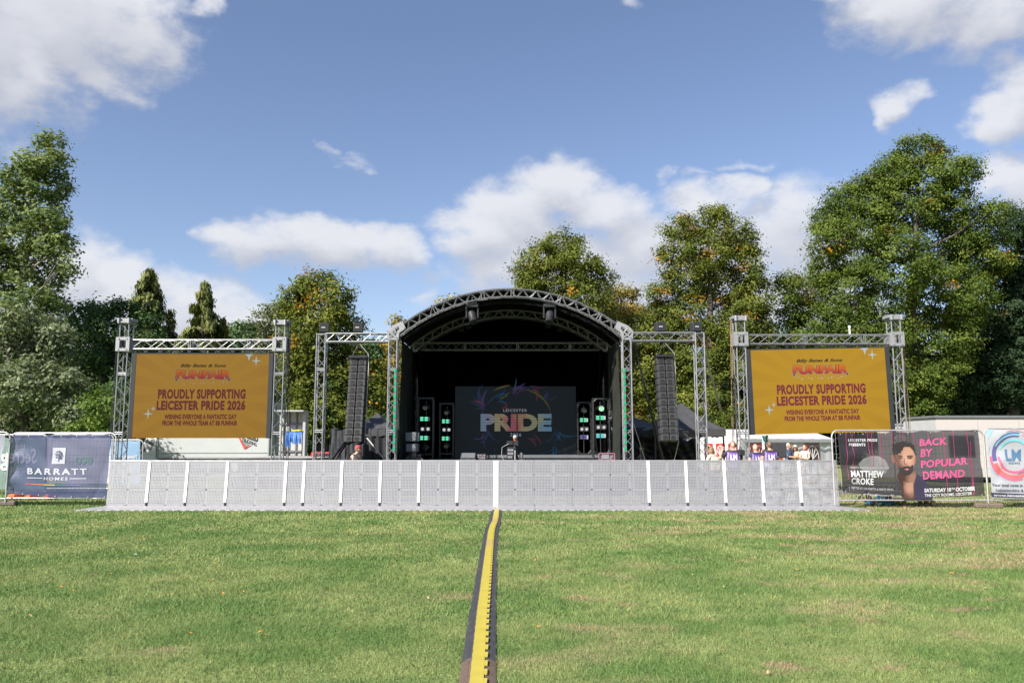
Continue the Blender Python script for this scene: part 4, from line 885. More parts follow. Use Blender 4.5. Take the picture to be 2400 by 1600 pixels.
def build_wings():
    sets = (('left', 752, 914, 792, ((441, 'outer'), (653, 'inner'))), ('right', 1641, 1478, 790, ((933, 'inner'), (1160, 'outer'))))
    for side, pc, pe, pb, sp in sets:
        x = P(pc, 900, YF).x; xe = P(pe, 800, YF).x; zb = P(1200, pb, YF).z
        r = thing('speaker_truss', (x, YF, 0), 'silver lattice arm holding the %s hanging speaker column beside the stage' % side, 'truss frame', 'lattice arms beside the stage')
        m = MB(); m.truss((x, YF, .05), (x, YF, zb + .14), .28, .29, .024, .012, .36); m.box((x, YF, .03), (.8, .8, .05)); m.build('column', MA['alu'], r)
        s = 1 if xe > x else -1; m = MB(); m.truss((x + s * .15, YF, zb), (xe + s * .02, YF, zb), .28, .27, .024, .012, .3, Vector((0, 1, 0))); m.build('beam', MA['alu'], r)
        if side == 'right':
            m = MB(); m.tube(P(1690, 960, YF + 2.6), P(1650, 822, YF + .2), .035); m.build('brace', MA['grey_panel'], r)
        # boxes on top
        for px, nm in sp:
            bx = P((600 if side == 'left' else 1200) + px / 2.703, 700, YF).x; q = thing('spot_box', (bx, YF, zb + .19), 'small black speaker box on the %s lattice arm, %s one' % (side, nm), 'speaker box', 'black boxes on top of the lattice arms')
            w = .31; b = MB(); b.bbox((bx, YF, zb + .18 + w / 2), (w, .34, w), .015, Matrix.Rotation(radians(8), 3, 'Z')); b.build('cabinet', MA['bezel'], q)
            b = MB(); b.box((bx - .005, YF - .178, zb + .18 + w * .48), (.12, .01, .028), Matrix.Rotation(radians(8), 3, 'Z')); b.box((bx - .1, YF - .166, zb + .18 + w * .93), (.09, .01, .012), Matrix.Rotation(radians(8), 3, 'Z')); b.build('name_plate', MA['txt_white'], q)
            b = MB(); b.tube((bx - .14, YF, zb + .15), (bx - .14, YF, zb + .35), .012); b.tube((bx + .14, YF, zb + .15), (bx + .14, YF, zb + .35), .012); b.build('bracket', MA['dark_steel'], q)
    # line arrays
    for side, top, bot, ht, yt, yb in (('left', 1.0, 0, 0, 833, 1039), ('right', 0, 0, 0, 830.5, 1036)):
        pt, pb_ = ((840.5, 835.5) if side == 'left' else (1557.5, 1561)); Y = YF - .1
        T, B = P(pt, yt, Y), P(pb_, yb, Y); B.x = T.x + (B.x - P(pt, yb, Y).x) * 1.0; n = 12
        r = thing('line_array', T, 'tall hanging column of grey loudspeakers on the %s of the stage' % side, 'loudspeaker', 'hanging loudspeaker columns')
        hgt = (T.z - B.z - .12) / n; W = .55
        f = MB(); f.bbox((T.x, Y + .15, T.z - .05), (W + .04, .55, .09), .01); f.tube((T.x - .2, Y, T.z), (T.x + .01, Y, T.z + .42), .01); f.tube((T.x + .2, Y, T.z), (T.x + .01, Y, T.z + .42), .01); f.tube((T.x + .01, Y, T.z + .38), (T.x + .01, Y + .05, P(1200, 792, YF).z - .14), .035); f.build('rigging_frame', MA['dark_steel'], r)
        for k in range(n):
            cx = T.x + (B.x - T.x) * (k + .5) / n; cz = T.z - .10 - hgt * (k + .5); tilt = radians(1 + k * .5) ; yy = Y - .02 * k
            c = MB(); R = Matrix.Rotation(-tilt, 3, 'X')
            for s in (-1, 1): c.bbox((cx + s * (W / 4 + .007), yy + .18, cz), (W / 2 - .014, .46, hgt - .012), .012, R)
            c.box((cx, yy + .22, cz), (.03, .36, hgt - .01), R)
            for s in (-1, 1): c.box((cx + s * (W / 2 + .012), yy + .1, cz + .03), (.02, .07, .03), R); c.box((cx + s * (W / 2 + .012), yy + .2, cz - .05), (.02, .12, .02), R)
            o = c.build('cabinet', MA['speaker'], r)
            for s in (-1, 1):
                g = MB(); gx = cx + s * (W / 4 + .007) + (.012 if s < 0 else -.028)
                for up in (1, -1):
                    p = []; rad = .072
                    for j in range(9):
                        a = pi * j / 8; p.append((gx + rad * cos(a), cz + up * (.014 + .072 * sin(a) ** .7)))
                    g.prism(p, 'y', yy - .066, yy - .045)
                g.build('grille', MA['grille'], o)
        c = MB(); sx = W / 2 + .06; pts = [Vector((T.x + .01, Y, T.z + .4)), T + Vector((sx - .02, 0, .05)), T + Vector((sx, 0, -.3)), B + Vector((sx, 0, 0)), B + Vector((sx - .1, .3, -.6))]; c.path(pts, .012, 5); c.build('chain', MA['galv'], r)

def moving_head(c, label, group, s=1.0, hang=True, face=Vector((.1, -1, -.3)), lit=None):
    r = thing('moving_light', c, label, 'stage light', group); k = -1 if hang else 1; c = Vector(c)
    b = MB(); b.bbox(c + Vector((0, 0, k * .06 * s)), (.36 * s, .24 * s, .12 * s), .02 * s); b.build('base', MA['black_plastic'], r)
    b = MB()
    for x in (-.165, .165): b.bbox(c + Vector((x * s, 0, k * .26 * s)), (.05 * s, .12 * s, .34 * s), .012 * s)
    b.build('yoke', MA['black_plastic'], r)
    d = face.normalized(); h = c + Vector((0, 0, k * .36 * s)); b = MB()
    b.path([h - d * .22 * s, h - d * .18 * s, h - d * .02 * s, h + d * .1 * s, h + d * .24 * s, h + d * .25 * s], [.07 * s, .12 * s, .13 * s, .10 * s, .12 * s, .11 * s], 12); b.build('head', MA['black_plastic'], r, 40)
    b = MB(); b.tube(h + d * .251 * s, h + d * .262 * s, .098 * s, n=14); b.build('lens', lit or MA['glass_dark'], r)
    if lit:
        b = MB(); up = d.orthogonal().normalized(); sd = d.cross(up)
        for j in range(13):
            a = 2 * pi * j / 6; rr = 0 if j == 12 else (.045 if j < 6 else .085); q = h + d * .264 * s + (up * cos(a + (0 if j < 6 else .26)) + sd * sin(a + (0 if j < 6 else .26))) * rr * s; b.tube(q, q + d * .01, .016 * s, n=6)
        b.build('diode', emis('green_beam', (190, 255, 205), 1.6), r)
    return r
def build_stage_gear():
    zd = 1.12
    xs = []
    for px, nm in ((1107, 'left'), (1288, 'right')):
        c = P(px, 712, YF + .1); moving_head(c, 'black moving stage light under the front arch, %s one' % nm, 'moving lights hanging from the arch', 1.15, True, Vector((.25 if nm == 'left' else -.15, -.75, -1)))
        tag(MB().tube(c + Vector((0, 0, .22)), c + Vector((0, 0, -.02)), .03).box(c + Vector((0, 0, .05)), (.3, .1, .06)).build('clamp', MA['dark_steel'], [o for o in COL.objects if o.name.startswith('moving_light')][-1]))
    C5 = lambda x, y, Y: P(900 + x / 3.92, 880 + y / 3.92, Y)
    grn = emis('green_panel_light', (110, 245, 190), 1.0); wh = emis('pale_lamp', (205, 205, 205), 1.0); teal = emis('teal_panel_light', (120, 225, 225), 1.0); vio = emis('violet_panel_light', (105, 100, 170), .9)
    beam = emis('green_lens', (40, 225, 95), 1.2)
    specs = [('left', 'outer', 315, 457, 205, 28.2, ((290, 'h'), (398, 'g', grn), (490, 'r'), (572, 'g', grn), (660, 'h'))),
             ('left', 'inner', 518, 640, 255, 29.4, ((335, 'h'), (420, 'g', grn), (497, 'r'), (577, 'g', grn), (640, 'h'))),
             ('right', 'inner', 1775, 1895, 245, 29.4, ((318, 'h'), (408, 'g', grn), (492, 'r'), (565, 'g', vio))),
             ('right', 'outer', 1917, 2060, 210, 28.2, ((298, 'H'), (388, 'g', grn), (475, 'r'), (552, 'g', teal)))]
    for side, io, xa, xb, yt, Y, items in specs:
        a, b_ = C5(xa, yt, Y), C5(xb, yt, Y); cx = (a.x + b_.x) / 2; w = b_.x - a.x
        r = thing('light_tower', (cx, Y, zd), 'black frame tower of green stage lights, %s one on the %s of the video wall' % (io, side), 'light tower', 'towers of green stage lights')
        f = MB()
        for x in (a.x, b_.x):
            for yy in (Y - .18, Y + .18): f.box((x, yy, (zd + a.z) / 2 + .03), (.035, .035, a.z - zd - .06))
        for z in (a.z - .01, zd + .16):
            for yy in (Y - .18, Y + .18): f.box((cx, yy, z), (w - .036, .033, .033))
            for x in (a.x, b_.x): f.box((x, Y, z), (.033, .325, .033))
        for x in (a.x, b_.x):
            f.tube((x, Y - .18, zd + .06), (x, Y - .18, zd), .045); f.tube((x - .0, Y - .18, a.z - .14), (x + (.12 if x < cx else -.12), Y - .18, a.z - .02), .015); f.tube((x - .0, Y - .18, zd + .3), (x + (.12 if x < cx else -.12), Y - .18, zd + .17), .015)
        f.build('tower_frame', MA['black_plastic'], r)
        bk = MB(); bk.box((cx, Y + .17, (zd + a.z) / 2), (.03, .03, a.z - zd - .2)); bk.build('centre_rail', MA['black_plastic'], r)
        for it in items:
            z = C5(xa, it[0], Y).z
            if it[1] == 'g':
                q = MB(); q.bbox((cx - .02 * w, Y - .10, z), (w * .66, .12, .165), .012); o = q.build('panel_light', MA['black_plastic'], r)
                q = MB()
                for i in (0, 1):
                    for j in (0, 1): q.box((cx - .02 * w + (-.20 + .28 * i) * w, Y - .166, z + (-.038 + .076 * j)), (w * .2, .012, .06))
                q.build('light_cell', it[2], o)
                q = MB(); q.box((cx - .02 * w + .24 * w, Y - .166, z), (w * .1, .012, .13)); q.build('reflector', MA['grey_panel'], o)
            elif it[1] == 'r':
                q = MB(); q.bbox((cx, Y - .06, z), (w * .7, .12, .18), .012); o = q.build('twin_lamp', MA['black_plastic'], r)
                q = MB()
                for i in (-1, 1): q.path([(cx + i * w * .18, Y - .121, z), (cx + i * w * .18, Y - .15, z), (cx + i * w * .18, Y - .152, z)], [.055, .05, .04], 12)
                q.build('lamp', wh, o)
            else:
                q = MB(); h = Vector((cx, Y - .1, z)); q.bbox(h + Vector((0, .12, 0)), (w * .5, .08, .14), .012); q.path([h + Vector((0, .08, 0)), h, h + Vector((0, -.12, -.02)), h + Vector((0, -.16, -.03))], [.06, .11, .10, .09], 12); o = q.build('moving_head', MA['black_plastic'], r, 40)
                q = MB(); q.tube(h + Vector((0, -.161, -.03)), h + Vector((0, -.17, -.03)), .08, n=14); q.build('lens', beam if it[1] == 'H' else MA['glass_dark'], o)
                if it[1] == 'H':
                    q = MB()
                    for j in range(19):
                        ang = 2 * pi * j / 6 if j < 6 else 2 * pi * j / 12; rr = 0 if j == 18 else (.04 if j < 6 else .078); p = h + Vector((rr * cos(ang), -.172, -.03 + rr * sin(ang))); q.tube(p, p + Vector((0, -.008, 0)), .016, n=6)
                    q.build('diode', emis('green_white_diode', (215, 255, 225), 1.5), o)
    # floor boxes
    def box_on_deck(name, xa, xb, ya, Y, label, cat, wedge=False, red=False):
        a, b_ = C5(xa, ya, Y), C5(xb, ya, Y); w = b_.x - a.x; h = a.z - zd; cx = (a.x + b_.x) / 2; r = thing(name, (cx, Y, zd), label, cat)
        m = MB()
        if wedge:
            m.prism([(Y - .3, zd), (Y + .3, zd), (Y + .3, zd + h * .8), (Y + .12, zd + h), (Y - .28, zd + h * .25)], 'x', a.x, b_.x); m.build('cabinet', MA['black_plastic'], r)
            g = MB(); g.add([(a.x + .03, Y - .275, zd + h * .29), (b_.x - .03, Y - .275, zd + h * .29), (b_.x - .03, Y + .1, zd + h * .985), (a.x + .03, Y + .1, zd + h * .985)], [(0, 1, 2, 3)]); 
            g.v = [(x, y - .012, z + .006) for x, y, z in g.v]; g.build('grille', MA['dark_grey'], r)
        else:
            m.bbox((cx, Y, zd + h / 2), (w, .45, h), .02); m.build('case', MA['black_plastic'], r)
            m = MB()
            for i in range(3): m.box((cx, Y - .228, zd + h * (.2 + .28 * i)), (w * .82, .012, h * .2))
            m.build('rack_unit', MA['dark_grey'], r)
            m = MB(); m2 = MB()
            for i in range(3):
                for j in range(4): (m2 if red and (i * 3 + j * 5) % 4 == 0 else m).box((cx + w * (-.3 + .2 * j), Y - .236, zd + h * (.2 + .28 * i)), (w * .09, .01, h * .1))
            m.build('socket', MA['grey_panel'], r)
            if red: m2.build('warning_label', MA['red_paint'], r)
    box_on_deck('floor_monitor', 705, 845, 710, 27.0, 'black wedge floor monitor at the front left of the stage', 'floor monitor', True)
    box_on_deck('amplifier_rack', 853, 942, 716, 27.2, 'black amplifier rack beside the wedge monitor on stage', 'rack', False, True)
    box_on_deck('amplifier_rack', 280, 350, 718, 27.2, 'black amplifier rack by the left edge of the stage', 'rack', False, True)
    box_on_deck('bass_speaker', 1130, 1195, 655, 27.4, 'black bass speaker behind the tripod camera', 'speaker')
    box_on_deck('floor_monitor', 1245, 1278, 708, 27.0, 'black floor monitor end right of the tripod camera', 'floor monitor', True)
    # dimmer case on a stand, left
    a = C5(265, 545, 26.9); r = thing('control_box_stand', (a.x, 26.9, zd), 'grey control boxes on a stand by the left stage drape', 'equipment stand')
    m = MB(); m.bbox((a.x, 26.9, a.z - .06), (.46, .35, .3), .015); m.bbox((a.x, 26.9, a.z - .42), (.42, .35, .26), .015); m.build('control_box', MA['dark_grey'], r)
    m = MB()
    for i in range(7): m.path([(a.x - .05 + .03 * i, 26.75, a.z - .5), (a.x - .2 + .07 * i, 26.7, a.z - .9 - .04 * i), (a.x - .1 + .06 * i, 26.6, zd + .1), (a.x + .1 * i - .2, 26.5, zd)], .012, 5)
    m.build('cable', MA['black_plastic'], r)
    m = MB()
    for i in (-1, 1): m.tube((a.x + i * .15, 26.9, zd), (a.x + i * .1, 26.9, a.z - .5), .02)
    m.build('stand', MA['dark_steel'], r)
    # striped keyboard stand with rack at the right side
    a = C5(2045, 712, 26.8); r = thing('flight_case', (a.x, 26.8, zd), 'pink trimmed open flight case at the right edge of the stage', 'flight case')
    m = MB(); w, h = .52, a.z - zd; pk = mat('pink_trim', (.30, .13, .19), .5)
    m.box((a.x, 26.95, zd + h / 2), (w - .05, .3, h - .04)); m.build('case', MA['dark_grey'], r)
    m = MB()
    for x in (-.5, .5): m.box((a.x + x * w, 26.77, zd + h / 2), (.03, .03, h))
    for z in (0.02, 1): m.box((a.x, 26.77, zd + h * z), (w - .03, .028, .03))
    m.tube((a.x + .1, 26.75, zd), (a.x + .2, 26.75, zd + h * .7), .012); m.build('trim', pk, r)
    m = MB()
    for i in range(4): m.box((a.x - .04, 26.79, zd + h * (.25 + .17 * i)), (w * .45, .02, h * .1))
    m.build('rack_unit', MA['grey_panel'], r)
    # separate lattice piece standing for the sunlit lower part of the rear truss
    a, b_ = C5(2100, 300, 28.8), C5(2090, 505, 28.8); r = thing('truss_piece', b_, 'short lattice piece standing for the sunlit lower rear truss at stage right', 'truss')
    m = MB(); m.truss(b_, a, .22, .2, .02, .012, .2); m.build('lattice', MA['alu_plate'], r)
    m = MB(); m.box((b_.x, b_.y, (zd + b_.z) / 2), (.12, .12, b_.z - zd)); m.build('post', MA['black_plastic'], r)
    # video camera on tripod between barrier and stage
    Y = 24.6; a = C5(1205, 560, Y); r = thing('video_camera', (a.x, Y, 0), 'video camera on a tall tripod with a fluffy grey microphone before the stage', 'camera')
    m = MB(); top = a.z - .42
    for i in range(3):
        an = 2 * pi * i / 3 + .5; m.path([(a.x, Y, top), (a.x + .22 * cos(an), Y + .22 * sin(an), top - .6), (a.x + .5 * cos(an), Y + .5 * sin(an), 0.03)], [.035, .028, .02], 6)
    m.tube((a.x, Y, top - .35), (a.x, Y, top + .1), .035); m.ell((a.x, Y, top + .08), .06); m.build('tripod', MA['black_plastic'], r)
    m = MB(); m.bbox((a.x + .03, Y, top + .22), (.15, .36, .17), .02); m.bbox((a.x - .16, Y + .1, top + .23), (.2, .05, .13), .012); m.tube((a.x + .03, Y + .18, top + .22), (a.x + .03, Y + .36, top + .22), .06, n=10); m.build('camera_body', MA['black_plastic'], r)
    m = MB(); m.ell((a.x, Y - .06, a.z - .02), (.068, .12, .075), 12, 8); m.build('microphone', mat('fluffy_grey', (.38, .37, .36), .95, 0, .5, 40, .8, 90), r, True)
    m = MB(); m.bbox((a.x, Y - .05, a.z - .10), (.1, .1, .05), .01); m.build('mount', MA['orange_plastic'], r)
    m = MB(); m.path([(a.x - .2, Y, top + .2), (a.x - .4, Y, top + .1), (a.x - .42, Y, top - .15), (a.x - .3, Y, top - .4), (a.x - .1, Y, top - .5)], .01, 5); m.build('cable', MA['galv'], r)
def refine(pts, faces, L, rounds=4):
    bm = bmesh.new(); vs = [bm.verts.new((p[0], p[1], 0)) for p in pts]
    for f in faces:
        try: bm.faces.new([vs[i] for i in f]).normal_update()
        except ValueError: pass
    bmesh.ops.triangulate(bm, faces=bm.faces[:])
    for _ in range(rounds):
        es = [e for e in bm.edges if e.calc_length() > L]
        if not es: break
        bmesh.ops.subdivide_edges(bm, edges=es, cuts=1); bmesh.ops.triangulate(bm, faces=[f for f in bm.faces if len(f.verts) > 3])
    bm.verts.ensure_lookup_table(); out = [(v.co.x, v.co.y) for v in bm.verts], [tuple(v.index for v in f.verts) for f in bm.faces]
    bm.verts.index_update(); out = [(v.co.x, v.co.y) for v in bm.verts], [tuple(v.index for v in f.verts) for f in bm.faces]; bm.free(); return out
# ------------------------------------------------------------------ fences with banners
def fence_panel(a, b, H, label, group, name='wire_fence', feet=True, wires=True):
    a, b = Vector(a), Vector(b); d = (b - a); W = d.length; d.normalize(); nrm = Vector((-d.y, d.x, 0)); c = (a + b) / 2
    r = thing(name, c, label, 'fence', group); r0 = .021
    F = lambda u, z: a + d * u + Vector((0, 0, z)); cr = .17
    pts = [F(0, .08)] + [F(0, H - cr)] + [F(cr - cr * cos(t), H - cr + cr * sin(t)) for t in (.4, .8, 1.2)] + [F(cr, H), F(W - cr, H)] + [F(W - cr + cr * sin(t), H - cr + cr * cos(t)) for t in (.4, .8, 1.2)] + [F(W, H - cr), F(W, .08)]
    m = MB(); m.path(pts, r0, 8); m.tube(F(0, .2), F(W, .2), r0 * .9, n=8); m.build('tube_frame', MA['galv'], r)
    if wires:
        m = MB(); n = int(W / .10)
        for i in range(1, n): m.tube(F(W * i / n, .2), F(W * i / n, H - .01), .0028, n=3, cap=False)
        for i in range(1, 9): m.tube(F(0, .2 + (H - .22) * i / 9), F(W, .2 + (H - .22) * i / 9), .0032, n=3, cap=False)
        m.build('wire_mesh', MA['galv'], r)
    return r, d, W
def fence_foot(c, ang, label):
    r = thing('fence_weight', c, label, 'fence foot', 'rubber fence feet'); R = Matrix.Rotation(ang, 3, 'Z'); c = Vector(c)
    m = MB(); m.bbox(c + Vector((0, 0, .065)), (.68, .24, .13), .03, R); m.build('block', MA['rubber'], r)
    m = MB(); m.tube(c + R @ Vector((.1, 0, .125)), c + R @ Vector((.1, 0, .14)), .035, n=10); m.tube(c + R @ Vector((-.1, 0, .125)), c + R @ Vector((-.1, 0, .14)), .035, n=10); m.build('socket', MA['black_plastic'], r)
def banner_cloth(name, col, alpha, rough=.6, transl=.25): return mat(name, col, rough, 0, .12, 2.5, .12, 7, alpha=alpha, transl=transl)

def build_fences():
    # ---------------- left banner; C maps the enlarged crop's pixels to a point on the fence plane
    Y = 21.9; C = lambda x, y, d=0.0: P(x / 6.533, 980 + y / 6.533, Y - d)
    g = 'wire fence panels at the sides of the field'
    a, b = C(40, 1290), C(1755, 1290); a = Vector((P(14, 1176, Y).x, Y, 0)); b = Vector((P(268, 1100, Y).x, Y, 0))
    fence_panel(a, b, 1.95, 'wire fence panel behind the dark blue banner left of the barrier', g)
    fence_foot((a.x - .05, Y - .02, 0), .15, 'brown rubber fence foot under the left fence at the photo edge')
    blue = banner_cloth('navy_banner_cloth', (.055, .068, .165), .82); CO = [C(190, 258), C(1712, 248), C(1640, 1212), C(78, 1135)]
    def surf(co, amp, seed, dy=-.05, sag=.0):
        A, B, Cc, Dd = co
        def f(u, v, d=0.0):
            p = (A * (1 - u) + B * u) * v + (Dd * (1 - u) + Cc * u) * (1 - v)
            k = sin(pi * v) ** .5 if 0 < v < 1 else 0
            w = amp * (sin(u * 9 + seed + v * 3) * .5 + sin(v * 8 + u * 4 + seed) * .35 + .45 * sin((u + v) * 13 + seed)) * (.25 + k) + amp * 1.6 * math.exp(-abs(u - .06 - .05 * v) * 22) * sin(v * 17 + seed) + amp * 1.2 * math.exp(-abs(1 - u + .04 - .16 * (1 - v)) * 18)
            return p + Vector((.35 * w * sin(v * 9), dy - d + w, -sag * (1 - (2 * u - 1) ** 2) * (1 - v) + .012 * sin(u * 34) * (v > .98)))
        return f
    def uvof(co):
        """inverse of the four corner map, for artwork given in crop pixels"""
        A, B, Cc, Dd = ((q.x, q.z) for q in co)
        def g_(q):
            u, v = .5, .5
            for _ in range(6):
                f = lambda u, v: ((A[0] * (1 - u) + B[0] * u) * v + (Dd[0] * (1 - u) + Cc[0] * u) * (1 - v), (A[1] * (1 - u) + B[1] * u) * v + (Dd[1] * (1 - u) + Cc[1] * u) * (1 - v))
                p = f(u, v); e = 1e-3; pu = f(u + e, v); pv = f(u, v + e); a_, b_, c_, d_ = (pu[0] - p[0]) / e, (pv[0] - p[0]) / e, (pu[1] - p[1]) / e, (pv[1] - p[1]) / e
                dx, dz = q.x - p[0], q.z - p[1]; det = a_ * d_ - b_ * c_; u += (d_ * dx - b_ * dz) / det; v += (a_ * dz - c_ * dx) / det
            return u, v
        return g_
    def banner(nm, label, co, amp, seed, m, sag=.0, grp=None):
        f = surf(co, amp, seed, sag=sag); r = thing(nm, (co[0] + co[1]) / 2, label, 'banner', grp)
        q = MB(); q.grid(lambda u, v: f(u, v), 60, 30); q.build('banner_cloth', m, r, True); iv = uvof(co)
        for k in range(7):
            for v in (.985, .015): e = MB(); e.tube(f(.02 + .16 * k, v, .004), f(.02 + .16 * k, v, -.03), .016, n=6); e.build('eyelet_tie', MA['galv'], r)
        def art(C_, polys, mt, d, part):
            for poly in polys:
                q = MB(); ps, fs = refine(poly, [tuple(range(len(poly)))], 26); q.add([f(*iv(C_(x, y)), d) for x, y in ps], fs); q.build(part, mt, r)
        def txt(C_, items, mt, d, part):
            for s, x0, x1, yt, yb, slope, bold, sp in items:
                q = MB(); vs, fs = text_geo(s, bold, 0, sp); ps, fs = refine([(x0 + (x1 - x0) * u, yb + (yt - yb) * v + slope * (x1 - x0) * u) for u, v in vs], fs, 30, 3); q.add([f(*iv(C_(x, y)), d) for x, y in ps], fs); q.build(part, mt, r)
        return r, f, art, txt
    r, f, art, txt = banner('advert_banner', 'dark blue see through banner with white homes lettering and tree emblem', CO, .030, 1.0, blue, .05)
    wb = mat('pale_print', (.42, .43, .50), .6); rect = lambda x0, y0, x1, y1: [(x0, y0), (x1, y0), (x1, y1), (x0, y1)]
    art(C, [[(828, 442), (1026, 444), (1005, 682), (806, 682)]], wb, .012, 'emblem_panel')
    rg = random.Random(4); tr = []
    for i in range(34):
        a_ = rg.uniform(0, 6.3); rr = rg.random() ** .5; cx, cy = 918 + cos(a_) * 58 * rr, 553 + sin(a_) * 62 * rr; s = rg.uniform(8, 15)
        tr.append([(cx + cos(2 * pi * k / 7) * s * rg.uniform(.7, 1.2), cy + sin(2 * pi * k / 7) * s * rg.uniform(.6, 1)) for k in range(7)])
    tr += [[(913, 560), (921, 560), (918, 636), (908, 636)], [(890, 640), (930, 640), (926, 646), (894, 646)], [(915, 610), (945, 570), (949, 574), (920, 616)], [(914, 606), (884, 572), (880, 577), (912, 614)]]
    for k, p in enumerate(tr): art(C, [p], blue, .020 + .0002 * k, 'emblem_tree') if False else None
    q = MB(); iv = uvof(CO)
    for k, p in enumerate(tr): q.add([f(*iv(C(x, y)), .018 + .0002 * k) for x, y in p], [tuple(range(len(p)))])
    q.build('tree_emblem', mat('navy_print', (.075, .085, .15), .6), r)
    txt(C, [('BARRATT', 445, 1345, 745, 838, .010, .03, 1.35), ('HOMES', 706, 1052, 876, 922, .014, .022, 1.3)], wb, .014, 'lettering')
    art(C, [rect(437, 887, 684, 898), [(1080, 897), (1332, 900), (1332, 911), (1080, 908)]], wb, .013, 'rule_line')
    for nm, x0, x1, c in (('red', 418, 520, (.5, .06, .05)), ('orange', 520, 700, (.55, .16, .05)), ('yellow', 700, 866, (.55, .45, .1)), ('green', 866, 1040, (.06, .2, .14)), ('violet', 1040, 1250, (.12, .1, .3))):
        art(C, [[(x0, 977 + (x0 - 418) * .022), (x1, 977 + (x1 - 418) * .022), (x1, 990 + (x1 - 418) * .022), (x0, 990 + (x0 - 418) * .022)]], mat('stripe_' + nm, c, .6), .013, 'rainbow_line')
    # neighbouring panel cut by the left edge
    a2 = Vector((P(-190, 1100, Y - .25).x, Y - .45, 0)); b2 = Vector((P(8, 1176, Y - .2).x, Y - .12, 0))
    fence_panel(a2, b2, 1.97, 'wire fence panel cut by the left photo edge with a pale banner', g)
    pale = banner_cloth('pale_banner_cloth', (.38, .39, .46), .92); C2 = lambda x, y: P(x / 6.533, 980 + y / 6.533, Y - .2)
    banner('advert_banner', 'pale lilac banner corner on the leftmost fence panel', [C2(-1200, 262), C2(88, 252), C2(-10, 900), C2(-1200, 960)], .02, 3, pale)
    # row behind: green and white banners seen from the back, through the front one
    Yb = 26.5
    fence_panel((P(-60, 1100, Yb).x, Yb, 0), (P(108, 1100, Yb).x, Yb, 0), 1.95, 'wire fence panel with a grey green banner, behind the dark blue banner', g)
    Cb = lambda x, y: P(x / 6.533, 980 + y / 6.533, Yb)
    gr = banner_cloth('green_banner_cloth', (.21, .30, .27), .95)
    _, _, art_, txt_ = banner('advert_banner', 'grey green banner with mirrored white script, behind the left fence', [Cb(-380, 300), Cb(700, 300), Cb(700, 1080), Cb(-380, 1080)], .02, 2, gr)
    def mirror(items): return [(s, x1, x0, a_, b_, sl, bo, sp) for s, x0, x1, a_, b_, sl, bo, sp in items]
    txt_(Cb, mirror([('the', 260, 420, 370, 480, 0, .01, 1), ('Secret', 90, 580, 460, 690, 0, .02, 1), ('Garden', 180, 480, 720, 830, 0, .01, 1), ('g', 20, 150, 540, 800, 0, .03, 1)]), MA['txt_white'], .02, 'lettering')
    fence_panel((P(112, 1100, Yb).x, Yb, 0), (P(262, 1100, Yb).x, Yb, 0), 1.95, 'wire fence panel with a white banner, hidden behind the dark blue banner', g)
    wt = banner_cloth('white_banner_cloth', (.62, .60, .62), .96)
    _, _, art_, txt_ = banner('advert_banner', 'white banner with green word, seen through the dark blue banner', [Cb(740, 300), Cb(1700, 300), Cb(1700, 1000), Cb(740, 1000)], .015, 5, wt)
    txt_(Cb, mirror([('eco', 1170, 1430, 580, 700, 0, .03, 1)]), mat('green_print', (.2, .45, .08), .6), .02, 'lettering')
    Yc = 29.5; Cc_ = lambda x, y: P(x / 6.533, 980 + y / 6.533, Yc)
    fence_panel((P(200, 1100, Yc).x, Yc, 0), (P(332.5, 1100, Yc).x, Yc, 0), P(300, 1030, Yc).z, 'wire fence panel with a light blue banner below the left screen', g)
    sk = banner_cloth('light_blue_banner_cloth', (.26, .42, .62), .97)
    _, _, art_, txt_ = banner('advert_banner', 'light blue banner with mirrored white word below the left screen', [Cc_(1420, 345), Cc_(2155, 345), Cc_(2155, 1000), Cc_(1420, 1000)], .015, 6, sk)
    txt_(Cc_, mirror([('Powering', 1880, 2112, 555, 640, 0, .015, 1), ('your', 1880, 2020, 690, 740, 0, .015, 1)]), MA['txt_white'], .02, 'lettering')
    # orange barrier feet behind the left fence
    for k, px in enumerate((38, 78, 120)):
        c = P(px, 1164, 24.2); rr = thing('barrier_weight', (c.x, 24.2, 0), 'orange plastic barrier foot under the dark blue banner, %s from the left' % ORD[k + 1], 'barrier foot', 'orange feet under the banner')
        m = MB(); m.bbox((c.x, 24.2, .09), (.22 if k == 0 else .15, .5, .16), .03); m.build('block', MA['orange_plastic'], rr); m = MB(); m.box((c.x, 24.2, .19), (.05, .3, .04)); m.build('slot', MA['black_plastic'], rr)
    # ---------------- right banner
    Y = 21.15; S = 4.704; C = lambda x, y: P(1900 + x / S, 960 + y / S, Y)
    a = Vector((P(1949, 1020, Y).x, Y, 0)); b = Vector((P(2311, 1100, Y).x, Y, 0)); H = P(2200, 1008, Y).z
    fence_panel(a, b, H, 'wire fence panel behind the black and pink show banner', g)
    blk = banner_cloth('black_banner_cloth', (.028, .026, .034), .84); CO = [C(288, 262), C(1832, 226), C(1910, 945), C(350, 905)]
    r, f, art, txt = banner('show_banner', 'black see through show banner with pink words and a bearded man portrait', CO, .028, .4, blk, .07)
    pink = mat('pink_print', (.47, .075, .20), .6, 0, .05); dim = mat('dim_pink_line', (.26, .03, .10), .6); skin = mat('portrait_skin', (.30, .165, .115), .6, 0, .12, 5); skin2 = mat('portrait_skin_deep', (.17, .085, .06), .6, 0, .2, 6)
    hairm = mat('portrait_hair', (.022, .018, .017), .7, 0, .5, 30); shirt = mat('portrait_shirt', (.026, .022, .05), .7, 0, .2, 5)
